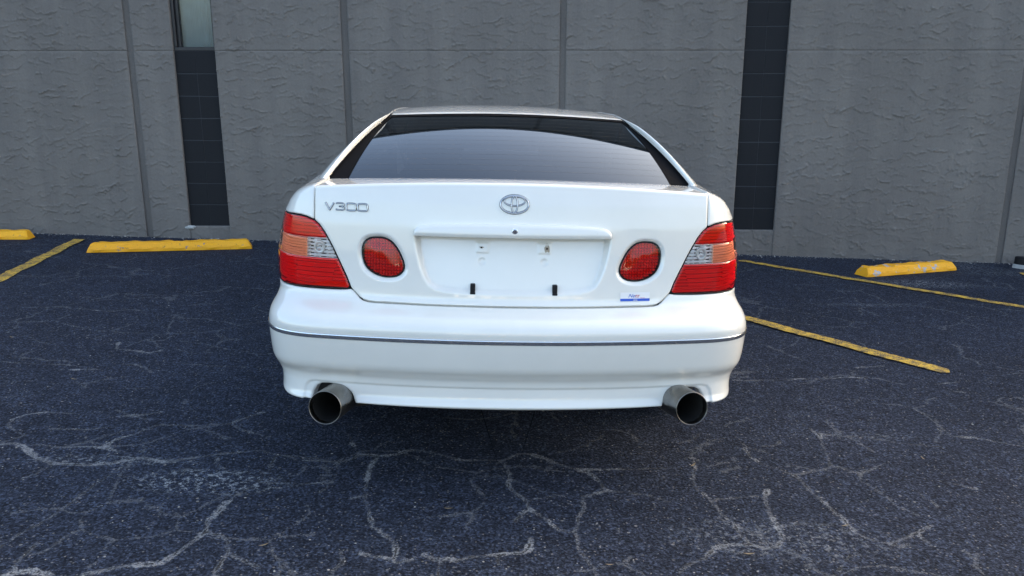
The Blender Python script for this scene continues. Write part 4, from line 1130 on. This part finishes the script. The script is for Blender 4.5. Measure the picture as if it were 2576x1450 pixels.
# roof skin
def roof(x, y):
    zc = np.interp(y, [1.0, 1.10, 1.2, 1.4, 1.6, 1.8, 2.0, 2.2, 2.4, 2.6, 2.75], [1.316, 1.3250, 1.3320, 1.3405, 1.3455, 1.348, 1.3485, 1.347, 1.341, 1.327, 1.312])
    return zc - .024*(np.abs(x)/.53)**2.2
A, B = np.meshgrid(np.linspace(-1, 1, 61), np.linspace(0, 1, 60), indexing='ij')
xr = A*(.528+.022*np.clip(B*3, 0, 1)); yr = 1.082+.074*A*A + B*(2.66-1.082-.074*A*A)
zr = roof(xr, yr); zr = zr - .010*np.clip(1-(yr-1.082-.074*A*A)/.02, 0, 1)**2
Vr = np.stack([xr, yr, zr], -1).reshape(-1, 3)
back = Vr.reshape(61, 60, 3)[:, 0].copy(); back2 = back+np.array([0, .02, -.012])
Fr = grid_faces(61, 60).tolist(); k0 = len(Vr); Vr = np.concatenate([Vr, back, back2])
Fr += [(k0+i, k0+61+i, k0+62+i, k0+1+i) for i in range(60)]
mesh_obj('roof', Vr, Fr, paint, car)
# side frame with the rail over the windows
FS = np.array([  # y, inner x,z, ridge x,z, belt x,z
 (.47,.722,1.055,.727,1.064,.734,1.062),(.52,.716,1.062,.722,1.078,.742,1.062),(.60,.6945,1.0945,.7000,1.1190,.765,1.057),(.73,.6575,1.1510,.6575,1.1880,.783,1.052),(.86,.6185,1.2060,.6140,1.2440,.788,1.048),
 (.98,.5830,1.2500,.5760,1.2840,.790,1.044),(1.08,.5530,1.2820,.5510,1.3030,.790,1.040),(1.17,.5340,1.2990,.5400,1.3100,.792,1.036),(1.35,.538,1.309,.548,1.317,.792,1.028),(1.6,.5525,1.315,.562,1.322,.792,1.018),(2.1,.5525,1.3175,.562,1.325,.790,1.005),
 (2.5,.548,1.308,.558,1.322,.788,.995),(2.9,.605,1.205,.615,1.218,.785,.985),(3.36,.69,1.03,.70,1.036,.78,.975)])
yy = np.concatenate([np.arange(.47, 1.6, .02), np.arange(1.6, 3.37, .05)])
k_ = np.ones(5)/5
fs = [np.convolve(np.pad(np.interp(yy, FS[:, 0], FS[:, c]), 2, mode='edge'), k_, 'valid') for c in range(1, 7)]
def frame_section(i):
    xi, zi, xo, zo, xb, zb = [f[i] for f in fs]
    P0, P1, P2 = np.array([xi, zi]), np.array([xo, zo]), np.array([xb, zb]); o = []
    for t in np.linspace(0, 1, 5): o.append(P0+(P1-P0)*t + np.array([-.004, .006])*math.sin(math.pi*t)*.6)
    for t in np.linspace(0, 1, 18)[1:]: o.append(P1+(P2-P1)*t + np.array([.008, .005])*math.sin(math.pi*t)*min(1, np.linalg.norm(P1-P2)/.3))
    return np.array(o)
SEC = np.array([frame_section(i) for i in range(len(yy))])
SEC[:, 3:7] = .25*SEC[:, 2:6]+.5*SEC[:, 3:7]+.25*SEC[:, 4:8]
def make_frame(sg):
    n, m = SEC.shape[:2]
    V = np.stack([sg*SEC[..., 0], np.repeat(yy[:, None], m, 1), SEC[..., 1]], -1)
    lip0 = V[:, 0]+np.array([-sg*.004, 0, -.014])
    V2 = np.concatenate([lip0[:, None], V], 1)
    fr = mesh_obj('side_frame', V2.reshape(-1, 3), grid_faces(n, m+1), paint, car)
    for y0, y1, nm in ((1.22, 2.36, 'rear_side_window'), (2.46, 3.12, 'front_side_window')):
        a = (yy > y0) & (yy < y1); sub = V[a][:, 7:21]; w = sub+np.array([sg*.003, 0, .0015])
        mesh_obj(nm, w.reshape(-1, 3), grid_faces(*w.shape[:2]), glass_rear, fr)
    dk = V[:, 6:22]-np.array([sg*.012, 0, .004])
for sg in (-1, 1): make_frame(sg)
# windscreen
A, B = np.meshgrid(np.linspace(-1, 1, 31), np.linspace(0, 1, 12), indexing='ij')
mesh_obj('windscreen', np.stack([A*(.55+.14*B), 2.66+.70*B-.10*A*A*B, 1.318-.30*B+.02*np.sin(np.pi*B)-.024*A*A], -1).reshape(-1, 3), grid_faces(31, 12), glass_rear, car)
# cabin interior: dark tub, parcel shelf, seats
V, F = box_data(-.70, .70, .56, 3.3, .42, .46); mesh_obj('cabin_floor', V, F, gap_black, car, False)
V, F = box_data(-.66, .66, .54, 1.16, .985, 1.0); mesh_obj('parcel_shelf', V, F, seat_m, car, False)
for sg in (-1, 1):
    V, F = box_data(sg*.72-.01, sg*.72+.01, .6, 3.3, .45, 1.03); mesh_obj('door_card', V, F, seat_m, car, False)
    for y0, z1 in ((1.16, 1.03), (2.18, 1.0)):
        V, F = bevel_box(sg*.34-.25, sg*.34+.25, y0, y0+.16, .46, z1, .05); st = mesh_obj('seat_back', V, F, seat_m, car, True)
        V, F = bevel_box(sg*.34-.12, sg*.34+.12, y0+.01, y0+.10, z1+.02, z1+.18, .035); mesh_obj('headrest', V, F, seat_m, st, True)
# door mirrors
for sg in (-1, 1):
    V, F = bevel_box(sg*.90-.085, sg*.90+.085, 3.10, 3.20, .985, 1.09, .03); mesh_obj('door_mirror', V, F, paint, car, True)

# ---- wheels
def make_wheel():
    prof = [(.205,-.10),(.30,-.11),(.318,-.095),(.325,-.06),(.325,.06),(.318,.095),(.30,.11),(.205,.10)]
    n = 48; V = [(w, r*math.cos(t), r*math.sin(t)) for t in np.linspace(0, 2*math.pi, n, endpoint=False) for r, w in prof]; m = len(prof)
    F = [(i*m+j, ((i+1) % n)*m+j, ((i+1) % n)*m+(j+1) % m, i*m+(j+1) % m) for i in range(n) for j in range(m)]
    rv, rf = [], []
    for t in np.linspace(0, 2*math.pi, n, endpoint=False):
        for r, w in ((.206,.09),(.19,.085),(.185,.02),(.185,-.09)): rv.append((w, r*math.cos(t), r*math.sin(t)))
    rf += [(i*4+j, ((i+1) % n)*4+j, ((i+1) % n)*4+j+1, i*4+j+1) for i in range(n) for j in range(3)]
    for k in range(5):
        t = k*2*math.pi/5; b0 = len(rv)
        c, s = math.cos(t), math.sin(t)
        for r, hw, w in ((.03,.035,.06),(.19,.022,.075)):
            for q in (-1, 1):
                for dw in (0, -.02): rv.append((w+dw, r*c-q*hw*s, r*s+q*hw*c))
        rf += [(b0, b0+2, b0+6, b0+4), (b0, b0+4, b0+5, b0+1), (b0+2, b0+3, b0+7, b0+6)]
    return V, F, rv, rf
wv = make_wheel(); tm = rm = None
for sg in (-1, 1):
    for ya in (AXLE_R, AXLE_F):
        if tm is None:
            w = mesh_obj('wheel', wv[0], wv[1], tyre_m, car); r_ = mesh_obj('rim', wv[2], wv[3], rim_m, w, False); tm, rm = w.data, r_.data
        else:
            w = share('wheel', tm, car); r_ = share('rim', rm, w)
        w.location = (sg*.765, ya, WR)
        if sg < 0: w.rotation_euler = (0, 0, math.pi)

# ---- exhaust
def tube(name, path, ro, ri, mat, parent, n=40, cap=False):
    path = np.asarray(path, float); d = nrm(np.gradient(path, axis=0)); V = []; F = []
    k = len(path)
    for rad in ((ro, ri) if ri else (ro,)):
        for p, t in zip(path, d):
            u = nrm(np.cross(t, [0, 0, 1.])); v = np.cross(u, t)
            for j in range(n): a = 2*math.pi*j/n; V.append(p+rad*(u*math.cos(a)+v*math.sin(a)))
    L = 2 if ri else 1
    for l in range(L):
        for i in range(k-1):
            for j in range(n):
                f = (l*k*n+i*n+j, l*k*n+i*n+(j+1) % n, l*k*n+(i+1)*n+(j+1) % n, l*k*n+(i+1)*n+j); F.append(f)
    if ri:
        for j in range(n): F.append((j, (j+1) % n, k*n+(j+1) % n, k*n+j))
    return mesh_obj(name, V, F, mat, parent, True)
for sg, cx, cz in ((-1, -.638, .341), (1, .631, .352)):
    AX = nrm(np.array([-sg*.175, 1.0, -.115])); C0 = np.array([cx, -.020, cz])
    at_ = lambda d: C0+AX*d
    UU = nrm(np.cross(AX, [0, 0, 1.])); VV = np.cross(UU, AX)
    tip = tube('exhaust_tip', [at_(d) for d in (0, .003, .03, .10, .20, .30)], .0590, None, steel, car, 56)
    a = np.linspace(0, 2*math.pi, 56, endpoint=False); V = []
    for rr, y_ in ((.0590, 0), (.0585, -.0022), (.0575, -.0030), (.0562, -.0024), (.0556, .002), (.0556, .03)):
        for t in a: V.append(at_(y_)+rr*(UU*math.cos(t)+VV*math.sin(t)))
    F = [(i*56+j, i*56+(j+1) % 56, (i+1)*56+(j+1) % 56, (i+1)*56+j) for i in range(5) for j in range(56)]
    mesh_obj('tip_rim', V, F, steel, tip)
    tube('tip_bore', [at_(d) for d in (.028, .12, .29)], .0555, None, soot, tip, 40)
    V = [at_(.285)+.0555*(UU*math.cos(t)+VV*math.sin(t)) for t in a]; mesh_obj('bore_end', V, [tuple(range(56))], soot, tip, False)
    e0 = at_(.28)
    tube('exhaust_pipe', [(cx-sg*.045, .22, cz-.030), (cx-sg*.065, .265, cz-.052), (cx-sg*.105, .31, cz-.062), (cx-sg*.16, .36, cz-.058), (cx-sg*.26, .46, cz-.03)], .047, None, pipe_m, car, 28)
    a = np.linspace(0, 2*math.pi, 32, endpoint=False); V = []
    for rr, y_ in ((.0, .66), (.08, .66), (.095, .68), (.095, 1.1), (.0, 1.12)):
        for t in a: V.append((cx-sg*.32+rr*1.5*math.cos(t), y_, .36+rr*.8*math.sin(t)))
    F = [(i*32+j, i*32+(j+1) % 32, (i+1)*32+(j+1) % 32, (i+1)*32+j) for i in range(4) for j in range(32)]
    mesh_obj('muffler', V, F, pipe_m, car)

# ------------------------------------------------------------------ litter on the asphalt
r = np.random.default_rng(5)
n = 900
px = r.uniform(-2.6, 3.0, n); py = 2.0 + 3.6*r.random(n)**1.6
qx = r.uniform(-5, 5, 700); qy = 7.9-qx*math.tan(R(2.2))-np.abs(r.normal(0, .05, 700))-.012
px = np.concatenate([px, qx]); py = np.concatenate([py, qy])
V = []; F = []
ico = np.array([(0,0,1),(.9,0,.3),(.28,.85,.3),(-.72,.52,.3),(-.72,-.52,.3),(.28,-.85,.3)])
for x, y in zip(px, py):
    s = r.uniform(.0015, .0042)*(1.5 if r.random() < .06 else 1)*(2.2 if y > 7 else 1); an = r.uniform(0, 6.3); q = np.array([s*r.uniform(.7, 1.5), s*r.uniform(.7, 1.2), s*.8])
    p = ico*r.uniform(.75, 1.2, (6, 1))*q; c, sn = math.cos(an), math.sin(an)
    k0 = len(V); g0 = float(gz(x, y))
    for a in p: V.append((x+a[0]*c-a[1]*sn, y+a[0]*sn+a[1]*c, g0+.004+a[2]))
    F += [(k0, k0+1+i, k0+1+(i+1) % 5) for i in range(5)]
g = mesh_obj('gravel', V, F, pebble_m, None, False); g['kind'] = 'stuff'; g['label'] = 'small pale stone chips scattered over the asphalt'; g['category'] = 'gravel'
def leaf_mesh(L, W):
    V = []; k = 8
    for i in range(k+1):
        s = i/k; w = W*math.sin(math.pi*min(.98, max(.02, s)))**.8
        for a in (-1, 0, 1): V.append(((s-.5)*L, a*w/2, .004+.15*L*(s-.5)**2*2 + (.0 if a == 0 else .12*W)))
    F = grid_faces(k+1, 3)
    me = mesh_obj('dry_leaf', V, F, leaf_m, None); return me
first = None
for (x, y) in [(-2.13, 3.89), (-.22, 2.65), (1.67, 3.17), (1.13, 2.59), (.71, 3.05), (.75, 2.39), (2.4, 4.52), (-2.82, 4.57), (-.78, 2.38), (.3, 2.31)]:
    if first is None: o = leaf_mesh(.042, .008); first = o.data
    else: o = link(bpy.data.objects.new('dry_leaf', first))
    o.matrix_world = lot_matrix(x, y, r.uniform(-.6, .6)+(0 if r.random() < .7 else 1.2), .002) @ Matrix.Scale(r.uniform(.6, 1.15), 4)
    tag(o, 'narrow dry tan leaf lying on the asphalt', 'leaf', 'dry leaves scattered on the asphalt')

scene.render.resolution_x = 1024; scene.render.resolution_y = 576
